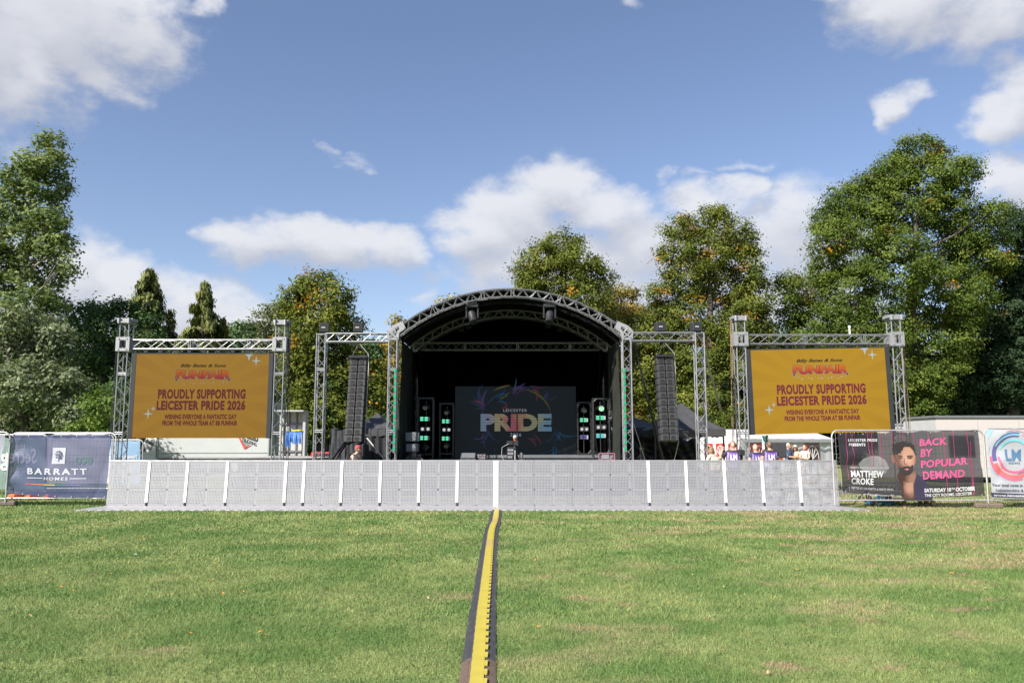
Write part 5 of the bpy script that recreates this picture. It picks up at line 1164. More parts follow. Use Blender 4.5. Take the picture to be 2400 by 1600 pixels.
    def ink(name, ctr, rad, lt, dk, tex=0.0, sc=30):
        m, nt, b_, out = newmat(name); N = nt.nodes.new; L = nt.links.new; o = C(*ctr) - (CO[0] + CO[1]) / 2; e = C(ctr[0] + rad[0], ctr[1]) - C(*ctr); h = C(ctr[0], ctr[1] + rad[1]) - C(*ctr)
        tc = N('ShaderNodeTexCoord'); mp = N('ShaderNodeVectorMath'); mp.operation = 'SUBTRACT'; L(tc.outputs['Object'], mp.inputs[0]); mp.inputs[1].default_value = (o.x, 0, o.z)
        ml = N('ShaderNodeVectorMath'); ml.operation = 'MULTIPLY'; L(mp.outputs[0], ml.inputs[0]); ml.inputs[1].default_value = (1 / abs(e.x), 0, 1 / abs(h.z)); ln = N('ShaderNodeVectorMath'); ln.operation = 'LENGTH'; L(ml.outputs[0], ln.inputs[0])
        nz = N('ShaderNodeTexNoise'); nz.inputs['Scale'].default_value = sc; nz.inputs['Detail'].default_value = 4; L(tc.outputs['Object'], nz.inputs['Vector'])
        ad = N('ShaderNodeMath'); ad.operation = 'MULTIPLY_ADD'; L(nz.outputs['Fac'], ad.inputs[0]); ad.inputs[1].default_value = tex; L(ln.outputs['Value'], ad.inputs[2])
        mr = N('ShaderNodeMapRange'); mr.interpolation_type = 'SMOOTHSTEP'; L(ad.outputs[0], mr.inputs[0]); mr.inputs[1].default_value = .25 + tex * .5; mr.inputs[2].default_value = 1.15 + tex * .5
        mx = N('ShaderNodeMix'); mx.data_type = 'RGBA'; L(mr.outputs[0], mx.inputs[0]); mx.inputs[6].default_value = lt + (1,); mx.inputs[7].default_value = dk + (1,); L(mx.outputs[2], b_.inputs['Base Color']); b_.inputs['Roughness'].default_value = .6
        return m
    face_ink = ink('portrait_face_ink', (1065, 500), (120, 190), (.40, .225, .155), (.10, .048, .034), .25, 14); chest_ink = ink('portrait_chest_ink', (1090, 840), (95, 130), (.34, .19, .13), (.07, .032, .024), .5, 9); neck_ink = ink('portrait_neck_ink', (1110, 780), (90, 140), (.22, .115, .08), (.045, .022, .018), .3, 9)
    L_ = []
    for x, x2, y0, y1 in ((372, 405, 255, 760), (440, 470, 255, 700), (610, 636, 250, 520), (655, 672, 250, 640), (752, 770, 255, 620), (880, 890, 250, 400), (990, 1000, 250, 330), (1115, 1130, 240, 420), (1440, 1480, 240, 620), (1545, 1580, 230, 560), (1695, 1785, 225, 930), (1270, 1290, 240, 320), (1740, 1790, 350, 920), (1600, 1610, 640, 900), (1480, 1490, 620, 880)):
        L_.append([(x, y0), (x + 7, y0), (x2 + 7, y1), (x2, y1)])
    art(C, L_, dim, .010, 'pink_streak')
    lg = mat('moon_grey', (.16, .16, .16), .7, 0, .5, 4); art(C, [[(520, 590), (560, 530), (640, 500), (730, 500), (800, 540), (830, 600), (820, 680), (700, 700), (560, 650)]], lg, .009, 'grey_shape')
    ell = lambda cx, cy, rx, ry, n=20, a0=0, a1=2 * pi: [(cx + rx * cos(a0 + (a1 - a0) * k / n), cy + ry * sin(a0 + (a1 - a0) * k / n)) for k in range(n + (a1 - a0 < 6.2))]
    art(C, [[(960, 640), (1130, 640), (1150, 690), (1152, 740), (1120, 800), (1135, 950), (1000, 950), (975, 800), (935, 700)]], neck_ink, .010, 'portrait_neck')
    art(C, [[(1150, 680), (1230, 740), (1290, 820), (1330, 950), (1135, 950), (1120, 800)]], shirt, .0105, 'portrait_shirt')
    art(C, [[(1005, 760), (1060, 780), (1110, 770), (1125, 945), (1015, 945)]], chest_ink, .011, 'portrait_chest')
    art(C, [ell(895, 530, 20, 48, 10), ell(1150, 535, 16, 45, 10)], skin2, .010, 'portrait_ear')
    art(C, [[(900, 460), (930, 420), (1000, 392), (1080, 398), (1130, 440), (1148, 500), (1140, 580), (1112, 650), (1060, 690), (1010, 690), (955, 650), (915, 580)]], face_ink, .012, 'portrait_face')
    art(C, [[(900, 480), (885, 420), (920, 370), (1000, 340), (1090, 360), (1135, 410), (1150, 500), (1120, 440), (1080, 402), (1010, 400), (990, 440), (985, 470), (960, 450), (955, 480), (930, 450), (915, 500)]], hairm, .014, 'portrait_hair')
    rg = random.Random(12); art(C, [[(cx + cos(t) * s, cy + sin(t) * s * .9) for t in np.linspace(0, 5.6, 7)] for cx, cy, s in [(rg.uniform(935, 1010), rg.uniform(395, 470), rg.uniform(9, 16)) for _ in range(14)] + [(905 + 26 * k, 385 - 22 * sin(k * .42), rg.uniform(16, 24)) for k in range(9)]], hairm, .0165, 'portrait_curl')
    soft = mat('portrait_shadow', (.14, .07, .05), .6, 0, .3, 20); art(C, [[(930, 496), (1005, 492), (1008, 520), (985, 532), (945, 528)], [(1056, 492), (1122, 488), (1118, 522), (1085, 532), (1060, 522)], [(905, 540), (930, 560), (945, 610), (960, 640), (930, 600)], [(1000, 598), (1035, 604), (1075, 596), (1070, 612), (1010, 614)]], soft, .0128, 'portrait_shadow')
    art(C, [[(935, 585), (960, 620), (1000, 612), (1040, 602), (1085, 610), (1112, 590), (1125, 600), (1105, 665), (1060, 698), (1010, 698), (960, 662)]], hairm, .014, 'portrait_beard')
    art(C, [[(1008, 634), (1040, 627), (1072, 633), (1040, 648)]], mat('portrait_lips', (.36, .12, .10), .6), .016, 'portrait_lips')
    art(C, [[(940, 502), (965, 490), (1000, 496), (1000, 504), (965, 500)], [(1060, 496), (1095, 488), (1122, 500), (1095, 498), (1060, 505)], ell(972, 520, 14, 7, 8), ell(1092, 519, 14, 7, 8)], hairm, .014, 'portrait_eye')
    art(C, [[(1022, 520), (1036, 520), (1058, 580), (1035, 592), (1012, 582)]], skin2, .0135, 'portrait_nose')
    art(C, [[(1030, 520), (1040, 520), (1050, 575), (1032, 580)]], mat('portrait_highlight', (.42, .25, .18), .6), .0145, 'portrait_nose_bridge')
    txt(C, [('BACK', 1188, 1490, 318, 395, -.05, .035, 1.05), ('BY', 1203, 1330, 425, 510, -.05, .035, 1.05), ('POPULAR', 1212, 1720, 545, 625, -.06, .035, 1.05), ('DEMAND', 1222, 1685, 660, 745, -.03, .032, 1.08)], pink, .014, 'pink_lettering')
    wp = MA['txt_white']
    txt(C, [('LEICESTER PRIDE', 402, 722, 318, 348, -.005, .03, 1.1), ('PRESENTS', 412, 592, 366, 396, 0, .03, 1.1), ('MATTHEW', 435, 788, 660, 732, -.01, .03, 1.06), ('CROKE', 438, 680, 740, 810, -.005, .03, 1.06),
            ('SATURDAY 10', 1238, 1532, 838, 880, -.005, .04, 1), ('TH', 1536, 1572, 838, 858, -.005, .03, 1), ('OCTOBER', 1584, 1800, 836, 880, -.005, .04, 1), ('THE CITY ROOMS, LEICESTER', 1242, 1768, 896, 932, -.006, .02, 1)], wp, .014, 'white_lettering')
    txt(C, [("DISNEY'S ALADDIN & WEST END STAR", 432, 838, 618, 640, -.01, 0, 1), ('HOSTED BY LEA MARTIN & MARTY SMITH', 436, 896, 838, 862, .01, 0, 1), ('pridebox@leicesterpride.com', 575, 978, 902, 924, .01, .005, 1)], mat('grey_print', (.42, .42, .44), .6), .014, 'small_lettering')
    # next panel, cut by the right edge
    a = Vector((P(2313, 1100, Y).x, Y + .02, 0)); b = Vector((P(2640, 1100, Y).x, Y + .1, 0))
    fence_panel(a, b, P(2330, 1004, Y).z, 'wire fence panel behind the white news banner at the right edge', g)
    wc = banner_cloth('white_news_cloth', (.47, .485, .53), .93); CO = [C(1920, 218), C(3300, 218), C(3300, 980), C(1992, 968)]
    r, f, art, txt = banner('news_banner', 'white news banner with pink and blue rings, cut by the right edge', CO, .022, 2.2, wc, .02)
    art(C, [[(1924, 225), (1990, 222), (1935, 330)]], mat('cyan_print', (.25, .55, .65), .6), .010, 'corner_patch')
    def ringpart(cx, cy, r0, r1, a0, a1): n = 22; return [(cx + r0 * cos(a0 + (a1 - a0) * k / n), cy + r0 * sin(a0 + (a1 - a0) * k / n)) for k in range(n + 1)] + [(cx + r1 * cos(a1 - (a1 - a0) * k / n), cy + r1 * sin(a1 - (a1 - a0) * k / n)) for k in range(n + 1)]
    cx, cy = 2228, 500; pk = mat('ring_pink', (.62, .12, .22), .6); pu = mat('ring_purple', (.10, .09, .24), .6); te = mat('ring_teal', (.16, .45, .52), .6); rd = mat('ring_coral', (.60, .13, .13), .6)
    q2 = lambda a_: a_ * pi / 180
    for mt_, parts, d in ((pk, [(170, 196, 175, 20), (252, 276, 178, 70), (238, 246, -70, 60)], .010), (pu, [(205, 250, 165, 282), (196, 203, 80, 40)], .012), (te, [(155, 180, 205, 312), (222, 236, 205, 285), (286, 291, 110, 200), (256, 262, 230, 285)], .014), (rd, [(212, 250, 60, 158), (268, 274, 250, 305)], .011)):
        art(C, [ringpart(cx, cy, r0, r1, q2(a0), q2(a1)) for r0, r1, a0, a1 in parts], mt_, d, 'colour_ring')
    txt(C, [('LM', 2126, 2306, 432, 558, 0, .035, 1.05), ('NEWS', 2155, 2288, 570, 594, 0, .03, 1.2)], mat('news_blue', (.07, .16, .28), .6), .014, 'logo_lettering')
    txt(C, [('Your local news in Leicester', 1978, 2500, 808, 838, .006, .02, 1), ('Leicestershire & Rutland', 2026, 2480, 864, 894, .008, .02, 1)], mat('news_navy', (.05, .06, .12), .6), .014, 'lettering')
    art(C, [[(1970, 910), (3290, 935), (3290, 972), (1985, 958)]], mat('navy_band', (.03, .035, .08), .6), .010, 'navy_band')
    txt(C, [('www.leicestermedia.co.uk', 2002, 2660, 922, 950, .008, .03, 1)], wp, .016, 'web_lettering')
    c = P(2316, 1190, Y); fence_foot((c.x, Y - .02, 0), -.12, 'brown rubber fence foot between the show banner and the news banner')
    # things under and behind the right banner
    Yt = 21.75; c = P(1900 + 598 / S, 1100, Yt); r = thing('speaker_stand', (c.x, Yt, 0), 'black tripod stand behind the show banner', 'tripod stand')
    m = MB(); m.tube((c.x, Yt, .2), (c.x, Yt, 1.4), .018, n=8); m.build('pole', MA['black_plastic'], r)
    for k in range(3):
        an = 2 * pi * k / 3 + .5; m = MB(); m.tube((c.x, Yt, .42), (c.x + .36 * cos(an), Yt + .36 * sin(an), .02), .014, n=6); m.tube((c.x, Yt, .22), (c.x + .17 * cos(an), Yt + .17 * sin(an), .22), .01, n=5); m.build('leg', MA['black_plastic'], r)
    x0, x1 = P(1900 + 620 / S, 1180, 22.3).x, P(1900 + 1310 / S, 1180, 22.3).x
    r = thing('wooden_pallet', ((x0 + x1) / 2, 22.3, 0), 'wooden pallet lying on the grass under the show banner', 'pallet')
    m = MB()
    for k in range(5): m.box(((x0 + x1) / 2, 21.95 + .18 * k, .15), (x1 - x0, .12, .022))
    m.build('top_board', MA['wood'], r)
    for k in range(3):
        for j in range(3): m = MB(); m.box((x0 + .08 + (x1 - x0 - .16) * k / 2, 21.97 + .34 * j, .07), (.1, .1, .13)); m.build('block', MA['wood'], r)
    m = MB(); rg = random.Random(8)
    for k in range(9):
        cx_, cy_ = x0 + .35 + (x1 - x0 - .5) * rg.random(), 22.2 + rg.uniform(-.2, .3); m.path([(cx_ + (.10 + .02 * sin(3 * t)) * 1.5 * cos(t), cy_ + .12 * sin(t), .18 + .012 * k + .02 * sin(t * 2 + k)) for t in np.linspace(0, 6, 14)], .012, 5)
    tag(m.build('cable_coils', MA['black_plastic'], loc=((x0 + x1) / 2, 22.3, .16)), 'tangle of black cables heaped on the wooden pallet', 'cables')
    m = MB(); m.grid(lambda u, v: (x0 - .08 + .75 * u, 21.9 + .5 * v, max(.012, .2 * (.15 + sin(pi * u) * sin(pi * v)) + .05 * sin(u * 17) * sin(v * 11 + 1))), 16, 12); tag(m.build('blue_tarpaulin', mat('blue_tarp', (.09, .30, .42), .45, 0, .25, 9), None, True, loc=(x0, 22, 0)), 'crumpled blue tarpaulin at the left end of the pallet', 'tarpaulin')
    m = MB(); m.truss(P(1925, 1142, 23.6), P(2112, 1142, 23.6), .3, .3, .026, .012, .3, Vector((0, 1, 0))); tag(m.build('loose_truss', MA['alu'], loc=tuple(P(2020, 1142, 23.6))), 'loose lattice truss lying on the grass behind the show banner', 'truss')

# ------------------------------------------------------------------ tents, cabins, vehicles
def gazebo(c, sx, sy, ze, zp, label, group=None, mt='tent_black', val=.26, walls=False, legs=True):
    r = thing('gazebo', (c[0], c[1], 0), label, 'gazebo', group); x, y = c
    m = MB(); co = [(-1, -1), (1, -1), (1, 1), (-1, 1)]
    for k in range(4):
        a, b = co[k], co[(k + 1) % 4]
        def f(u, v):
            ex, ey = a[0] + (b[0] - a[0]) * u, a[1] + (b[1] - a[1]) * u; h = 1 - v
            return (x + ex * sx / 2 * h, y + ey * sy / 2 * h, ze + (zp - ze) * v ** 1.25 - .05 * sin(pi * u) * (1 - v) + .015 * sin(u * 19 + v * 7) * (1 - v))
        m.grid(f, 14, 10)
    m.build('canopy', MA[mt], r, True); m = MB()
    for k in range(4):
        a, b = co[k], co[(k + 1) % 4]; m.grid(lambda u, v: (x + (a[0] + (b[0] - a[0]) * u) * (sx / 2 + .012), y + (a[1] + (b[1] - a[1]) * u) * (sy / 2 + .012), ze - .05 * sin(pi * u) - val * (1 - v) + .012 * sin(u * 25)), 16, 2)
    m.build('valance', MA[mt], r, True)
    if legs:
        for a, b in co: m = MB(); m.box((x + a * (sx / 2 - .06), y + b * (sy / 2 - .06), ze / 2), (.05, .05, ze)); m.build('leg', MA['dark_steel'], r)
    if walls:
        m = MB()
        for k in (0, 1, 3):
            a, b = co[k], co[(k + 1) % 4]; m.grid(lambda u, v: (x + (a[0] + (b[0] - a[0]) * u) * (sx / 2 - .02) + .03 * sin(v * 8 + u * 25), y + (a[1] + (b[1] - a[1]) * u) * (sy / 2 - .02) + .04 * sin(u * 31 + v * 3), .02 + (ze - .05) * v), 40, 10)
        m.build('side_wall', MA['black_tarp'], r, True)
    return r
def drape_box(name, x0, x1, Y, dy, z1, label, slope=.2, seed=0):
    m = MB(); xc = (x0 + x1) / 2
    def side(p, q, k):
        def f(u, v):
            a = Vector(p).lerp(Vector(q), u); s = 1 + slope * (1 - v) ** 1.5; w = .035 * sin(u * 23 + seed + k) * (1 - v * .5) + .02 * sin(u * 41 + v * 9)
            return (xc + (a.x - xc) * s + w, Y + (a.y - Y) * s + w, .01 + (z1 - .01) * v + .03 * sin(u * 9 + seed) * v)
        return f
    pts = [(x0, Y - dy / 2, 0), (x1, Y - dy / 2, 0), (x1, Y + dy / 2, 0), (x0, Y + dy / 2, 0)]
    for k in range(4): m.grid(side(pts[k], pts[(k + 1) % 4], k), 26, 12)
    m.grid(lambda u, v: (x0 + (x1 - x0) * u, Y - dy / 2 + dy * v, z1 + .05 * sin(u * 7 + seed) * sin(v * 5) + .015), 10, 8)
    return tag(m.build(name, MA['black_tarp'], None, True, loc=(xc, Y, 0)), label, 'tarpaulin cover')

def build_surroundings():
    # black gazebos right of the stage
    Y = 30.6; x0, x1 = P(1532, 1010, Y - 1.4).x, P(1700, 1010, Y - 1.4).x; ze = P(1600, 1004, Y - 1.4).z
    gazebo(((x0 + x1) / 2, Y), x1 - x0, 2.8, ze, P(1599, 943, Y).z, 'black pointed gazebo right of the stage behind the hanging speakers', 'black gazebos around the stage')
    x0, x1 = P(1440, 1010, 33).x, P(1548, 1010, 33).x
    gazebo(((x0 + x1) / 2, 34), x1 - x0, 2.6, P(1500, 1000, 33).z, P(1490, 976, 34).z, 'low black gazebo between the stage and the pointed gazebo', 'black gazebos around the stage', walls=True)
    for xa, xb, Y_, lab in ((1478, 1570, 32.0, 'wrinkled black sheet wall beside the right stage column'), (1560, 1640, 32.3, 'wrinkled black sheet wall under the pointed gazebo')):
        x0, x1, z1 = P(xa, 1020, Y_).x, P(xb, 1020, Y_).x, P(1500, 1021, Y_).z; m = MB()
        m.grid(lambda u, v: (x0 + (x1 - x0) * u, Y_ + .05 * sin(v * 26 + u * 9 + 5 * sin(u * 4)) + .04 * sin(u * 21 + v * 15), .02 + z1 * v), 50, 40); tag(m.build('sheet_wall', MA['black_tarp'], None, True, loc=((x0 + x1) / 2, Y_, 0)), lab, 'sheet wall')
    # black mast and stays
    a, b = P(1504, 1050, 26.6), P(1500, 1084, 26.6); r = thing('mast_tube', (a.x, 26.6, 0), 'short black open ended mast tube beside the right stage column', 'mast')
    m = MB(); m.tube((a.x, 26.6, 0), a, .065, n=12); m.build('tube', MA['black_plastic'], r); m = MB(); m.tube(a, a + Vector((0, 0, .012)), .075, n=12); m.build('rim', MA['wood'], r)
    m = MB()
    for s in ((-.5, .3), (.5, .3), (0, -.5)): m.tube((a.x, 26.6, a.z - .12), (a.x + s[0], 26.6 + s[1], .5), .02)
    m.build('strut', MA['dark_steel'], r)
    m = MB(); m.tube(P(1486, 805, 26.2), P(1555, 1084, 27.4), .028, .05, n=8); tag(m.build('stay_tube', MA['black_plastic'], loc=tuple(P(1555, 1084, 27.4))), 'long black sloping stay behind the right hanging speakers', 'stay')
    m = MB(); m.tube(P(1481, 980, 26.1), P(1514, 1084, 26.6), .012, n=6); tag(m.build('stay_wire', MA['galv'], loc=tuple(P(1514, 1084, 26.6))), 'thin pale stay wire right of the right stage column', 'stay')
    # left: tent, draped box, covered subs, struts
    Y = 30.5; x0, x1 = P(826, 1010, Y - 1.2).x, P(916, 1010, Y - 1.2).x
    gazebo(((x0 + x1) / 2, Y), (x1 - x0) * 1.05, 2.4, P(870, 1002, Y - 1.2).z, P(872, 966, Y).z, 'black gazebo with side walls behind the left hanging speakers', 'black gazebos around the stage', walls=True)
    x0, x1 = P(783, 1040, 28).x, P(818, 1040, 28).x; drape_box('draped_frame', x0, x1 + .2, 28, 1.2, P(800, 1007, 28).z, 'black draped frame left of the left hanging speakers', .25, 1)
    x0, x1 = P(812, 1060, 25.4).x, P(850, 1060, 25.4).x; drape_box('covered_speakers', x0, x1, 25.9, .9, P(830, 1040, 25.4).z, 'black cover over speakers below the left hanging speaker column', .3, 4)
    m = MB(); m.tube(P(812, 1028, 26.4), P(772, 1084, 25.6), .05, n=8); tag(m.build('support_pole', MA['dark_steel'], loc=tuple(P(772, 1084, 25.6))), 'thicker dark sloping pole left of the covered speakers', 'pole'); m = MB(); m.tube(P(815, 1034, 26.4), P(782, 1084, 25.9), .035, n=8); tag(m.build('support_pole', MA['dark_steel'], loc=tuple(P(782, 1084, 25.9))), 'thinner dark sloping pole left of the covered speakers', 'pole')
    m = MB(); m.tube(P(860, 1026, 27), P(906, 1082, 26.6), .025, n=8); tag(m.build('support_brace', MA['galv'], loc=tuple(P(906, 1082, 26.6))), 'pale sloping brace before the walled black gazebo', 'brace')
    # mixing desk before the man with the cap
    a, b = P(838, 1082, 23.6), P(925, 1082, 23.6); r = thing('control_desk', ((a.x + b.x) / 2, 23.6, 0), 'black control desk before the man with the red cap', 'desk')
    m = MB(); m.bbox(((a.x + b.x) / 2, 23.7, 1.06), (b.x - a.x, .6, .10), .02); m.build('desk_top', MA['black_plastic'], r); m = MB(); m.box(((a.x + b.x) / 2, 23.75, .5), (b.x - a.x - .1, .45, 1.0)); m.build('desk_body', MA['black_tarp'], r)
    # truck
    Y = 40; X = lambda px: P(px, 1060, Y).x; Z = lambda py: P(1200, py, Y).z; x0, x1, zb = X(367), X(631), Z(1074)
    r = thing('box_truck', ((x0 + x1) / 2, Y + 1.2, 0), 'white box truck parked behind the left screen', 'truck')
    tp = mat('trailer_white', (.40, .42, .42), .5, 0, .06, 1.2); cabm = mat('cab_white', (.62, .63, .64), .3, 0, .05, 3)
    m = MB(); m.bbox(((x0 + x1) / 2, Y + 1.25, (zb + 3.7) / 2), (x1 - x0, 2.5, 3.7 - zb), .04); m.build('cargo_box', tp, r)
    m = MB(); m.box(((x0 + x1) / 2, Y - .01, zb + .28), (x1 - x0 - .06, .025, .03)); m.box(((x0 + x1) / 2, Y - .012, zb + .03), (x1 - x0, .03, .08))
    for k in (0, 1): m.box((x0 + .04 + (x1 - x0 - .08) * k, Y - .012, (zb + 3.7) / 2), (.06, .03, 3.6 - zb))
    m.build('edge_rail', MA['alu_plate'], r)
    cx0, cx1 = X(328), X(362)
    m = MB(); m.prism([(cx0 + .05, .75), (cx1, .75), (cx1, 2.9), (cx0 + .5, 2.9), (cx0 + .2, 1.9), (cx0, 1.5)], 'y', Y + .15, Y + 2.35); m.build('cab', cabm, r)
    m = MB(); m.prism([(cx0 + .3, 1.95), (cx1 - .18, 1.95), (cx1 - .18, 2.7), (cx0 + .52, 2.7)], 'y', Y + .135, Y + .16); m.build('side_window', MA['glass_dark'], r)
    m = MB(); m.ell((cx0 + .12, Y + .1, 1.32), (.07, .05, .1), 8, 6); m.build('mirror', MA['black_plastic'], r)
    m = MB(); m.box(((x0 + x1) / 2, Y + 1.2, zb - .12), (x1 - x0 - .2, .9, .2)); m.box(((x0 + x1) / 2 - .6, Y + .2, zb - .35), (2.6, .1, .35)); m.build('chassis', MA['dark_grey'], r)
    for wx in (cx0 + .28, x0 + 1.05, x1 - 1.75, x1 - .95):
        for yy in (Y + .32, Y + 2.2):
            m = MB(); m.path([(wx, yy - .14, .5), (wx, yy - .12, .5), (wx, yy + .12, .5), (wx, yy + .14, .5)], [.44, .5, .5, .44], 20); o = m.build('wheel', MA['tyre'], r, 40); m = MB(); m.tube((wx, yy - .15, .5), (wx, yy - .13, .5), .24, n=14); m.build('rim', MA['grey_panel'] if wx > x0 else MA['wood'], o)
    m = MB(); m.path([(cx0 + .28 + .6 * cos(t), Y + .2, .5 + .6 * sin(t)) for t in np.linspace(0, pi, 10)], .06, 6); m.build('wheel_arch', cabm, r)
    q = lambda x, y: P(300 + x / 5.6, 820 + y / 5.6, Y - .02); red = mat('truck_red', (.55, .05, .04), .5); bk = mat('truck_black', (.03, .03, .032), .5)
    m = MB(); m.add([q(1440, 1130), q(1462, 1130), q(1535, 1270), q(1640, 1238), q(1525, 1305)], [(0, 1, 2, 4), (2, 3, 4)]); m.build('emblem_red', red, r)
    m = MB()
    for k in range(4): a_ = 1190 + 26 * k; m.add([q(1487 + 16 * k, a_), q(1600 - 12 * k, a_ + 32 - 6 * k), q(1600 - 12 * k, a_ + 41 - 6 * k), q(1490 + 16 * k, a_ + 9)], [(0, 1, 2, 3)])
    m.text('TRUCKING', lambda u, v: q(1490 + 195 * u, 1185 + 78 * u - 44 * v), .02); m.text('PIXELED', lambda u, v: q(1480 + 225 * u, 1130 + 78 * u - 75 * v), .05); m.build('emblem_lettering', bk, r)
    m = MB(); m.text('PIXELED', lambda u, v: Vector((0, -.0, 0)) + P(300 + (243 + 95 * u) / 5.6, 820 + (1215 + 45 * u - 42 * v) / 5.6, Y + .13), .04); m.build('cab_lettering', bk, r)
    m = MB(); m.add([P(300 + x / 5.6, 820 + y / 5.6, Y + .13) for x, y in ((250, 1240), (258, 1240), (285, 1300), (325, 1262), (290, 1318))], [(0, 1, 2, 4), (2, 3, 4)]); m.build('cab_emblem', red, r)
    # open sided trailer with raised deck behind the left screen tower
    Y = 36; xa, xb = P(655, 1000, Y).x, P(716, 1000, Y).x; zt = P(700, 966, Y).z; zd = P(700, 1067, Y).z
    r = thing('open_trailer', ((xa + xb) / 2, Y, 0), 'open trailer with pale ribbed inner wall right of the left screen', 'trailer')
    m = MB(); m.box(((xa + xb) / 2, Y + .05, (zt + zd) / 2), (xb - xa, .06, zt - zd)); m.build('inner_wall', mat('trailer_inner', (.40, .40, .38), .6, 0, .1, 4), r)
    m = MB()
    for k in (.18, .38, .66): m.box((xa + (xb - xa) * k, Y - .01, (zt + zd) / 2), (.06, .05, zt - zd))
    for k in (.1, .73): m.box(((xa + xb) / 2, Y - .035, zd + (zt - zd) * k), (xb - xa, .04, .06))
    m.build('wall_rib', MA['dark_grey'], r)
    m = MB(); m.box((xb + .05, Y - .2, (zt + zd) / 2), (.12, .5, zt - zd + .1)); m.box(((xa + xb) / 2, Y - .4, zt + .04), (xb - xa + .2, .9, .06)); m.build('frame_post', MA['grey_panel'], r)
    xq = P(736, 1070, 33).x; m = MB(); m.box(((xa + xq) / 2 + .2, 32.5, zd - .08), (xq - xa + .9, 6.6, .14)); m.build('deck', MA['concrete'], r)
    m = MB(); m.box(((xa + xq) / 2, 33, (zd - .16) / 2), (xq - xa - .3, 5.4, zd - .18)); m.build('under_frame', MA['dark_grey'], r)
    # rail of blue straps
    Y = 34.5; a, b = P(671, 1018, Y), P(709, 1018, Y); r = thing('strap_rail', ((a.x + b.x) / 2, Y, zd), 'bundle of bright blue straps hanging on a rail in the open trailer', 'straps'); rg = random.Random(5)
    m = MB(); z0 = P(700, 1012, Y).z
    for k in range(46):
        u = k / 45; x = a.x + (b.x - a.x) * u; L_ = (.62 if u < .3 else .48) * rg.uniform(.85, 1.1); w = .016; j = rg.uniform(-.02, .02); yy = Y - .02 - .04 * (k % 3)
        m.add([(x - w, yy, z0), (x + w, yy, z0), (x + w + j, yy - .05 - .03 * rg.random(), z0 - L_ * .55), (x - w + j, yy - .06, z0 - L_ * .55), (x + w + j * .5, yy, z0 - L_), (x - w + j * .5, yy, z0 - L_)], [(0, 1, 2, 3), (3, 2, 4, 5)])
    m.build('strap', MA['blue_strap'], r); m = MB(); m.tube((a.x - .05, Y, z0 + .01), (b.x + .05, Y, z0 + .01), .02); m.tube((a.x, Y, zd), (a.x, Y, z0), .025); m.tube((b.x, Y, zd), (b.x, Y, z0), .025); m.build('rail', MA['dark_steel'], r)
    m = MB(); m.ell((b.x - .15, Y - .02, z0 + .06), (.16, .1, .05), 10, 6); m.ell((b.x - .3, Y - .02, z0 + .05), (.12, .1, .05), 10, 6); m.build('yellow_pad', MA['yellow_paint'], r, True)
    # red utility vehicle
    Y = 34; a, b = P(752, 1070, Y), P(775, 1070, Y); xc, w = (a.x + b.x) / 2, 1.15; zt = P(760, 1059, Y).z
    r = thing('utility_vehicle', (xc, Y, 0), 'small red utility vehicle half hidden by the left speaker arm', 'vehicle')
    m = MB(); m.prism([(Y - .6, .4), (Y + 1.4, .4), (Y + 1.4, 1.0), (Y + .9, zt), (Y - .15, zt), (Y - .45, .95), (Y - .6, .9)], 'x', xc - w / 2, xc + w / 2); m.build('body', MA['red_paint'], r)
    m = MB(); m.add([(xc - w * .4, Y - .452, .97), (xc + w * .4, Y - .452, .97), (xc + w * .4, Y - .20, zt - .05), (xc - w * .4, Y - .20, zt - .05)], [(0, 1, 2, 3)]); m.v = [(x, y - .03, z) for x, y, z in m.v]; m.build('windscreen', MA['glass_dark'], r)
    m = MB(); m.box((xc, Y - .62, .55), (.5, .03, .12)); m.build('number_plate', MA['yellow_paint'], r)
    for s in (-1, 1):
        m = MB(); m.box((xc + s * .2, Y + .2, zt + .17), (.06, .06, .34)); m.build('orange_post', MA['orange_plastic'], r)
        for yy in (Y - .25, Y + 1.05): m = MB(); m.tube((xc + s * (w / 2 - .1), yy, .3), (xc + s * (w / 2 + .06), yy, .3), .3, n=16); m.build('wheel', MA['tyre'], r)
    # white marquee
    A, B, Cn = P(1640, 1030, 53), P(1735, 1030, 49), P(1949, 1030, 53); ze = 1.95; zr = 2.5
    d1 = Vector((A.x - B.x, A.y - B.y, 0)); d2 = Vector((Cn.x - B.x, Cn.y - B.y, 0)); O = Vector((B.x, B.y, 0)); r = thing('marquee', O, 'white party marquee with red arched windows behind the people', 'marquee')
    f = lambda u, v, z, o=0.0: O + d1 * u + d2 * v + Vector((0, -o, z)); m = MB()
    m.add([f(0, 0, 0), f(1, 0, 0), f(1, 0, ze), f(.5, 0, zr), f(0, 0, ze)], [(0, 1, 2, 3, 4)]); m.build('end_wall', MA['white_cloth'], r); m = MB(); m.add([f(0, 1, 0), f(1, 1, 0), f(1, 1, ze), f(.5, 1, zr), f(0, 1, ze)], [(4, 3, 2, 1, 0)]); m.build('end_wall', MA['white_cloth'], r)
    m = MB(); m.grid(lambda u, v: f(0, u, ze * v, .02 * sin(u * 60)), 60, 4); m.grid(lambda u, v: f(1, u, ze * v), 8, 2); m.build('side_wall', MA['white_cloth'], r, True)
    m = MB(); m.grid(lambda u, v: f(-.04 + .54 * v, u, ze - .04 + (zr - ze + .06) * v - .02 * sin(u * 25) ** 2 * (1 - v)), 40, 3); m.grid(lambda u, v: f(1.04 - .54 * v, u, ze - .04 + (zr - ze + .06) * v), 8, 2); m.build('roof', MA['white_cloth'], r, True)
    m = MB(); m.grid(lambda u, v: f(-.045, u, ze - .05 - .2 * v, .03), 10, 1); m.build('valance', MA['grey_panel'], r)
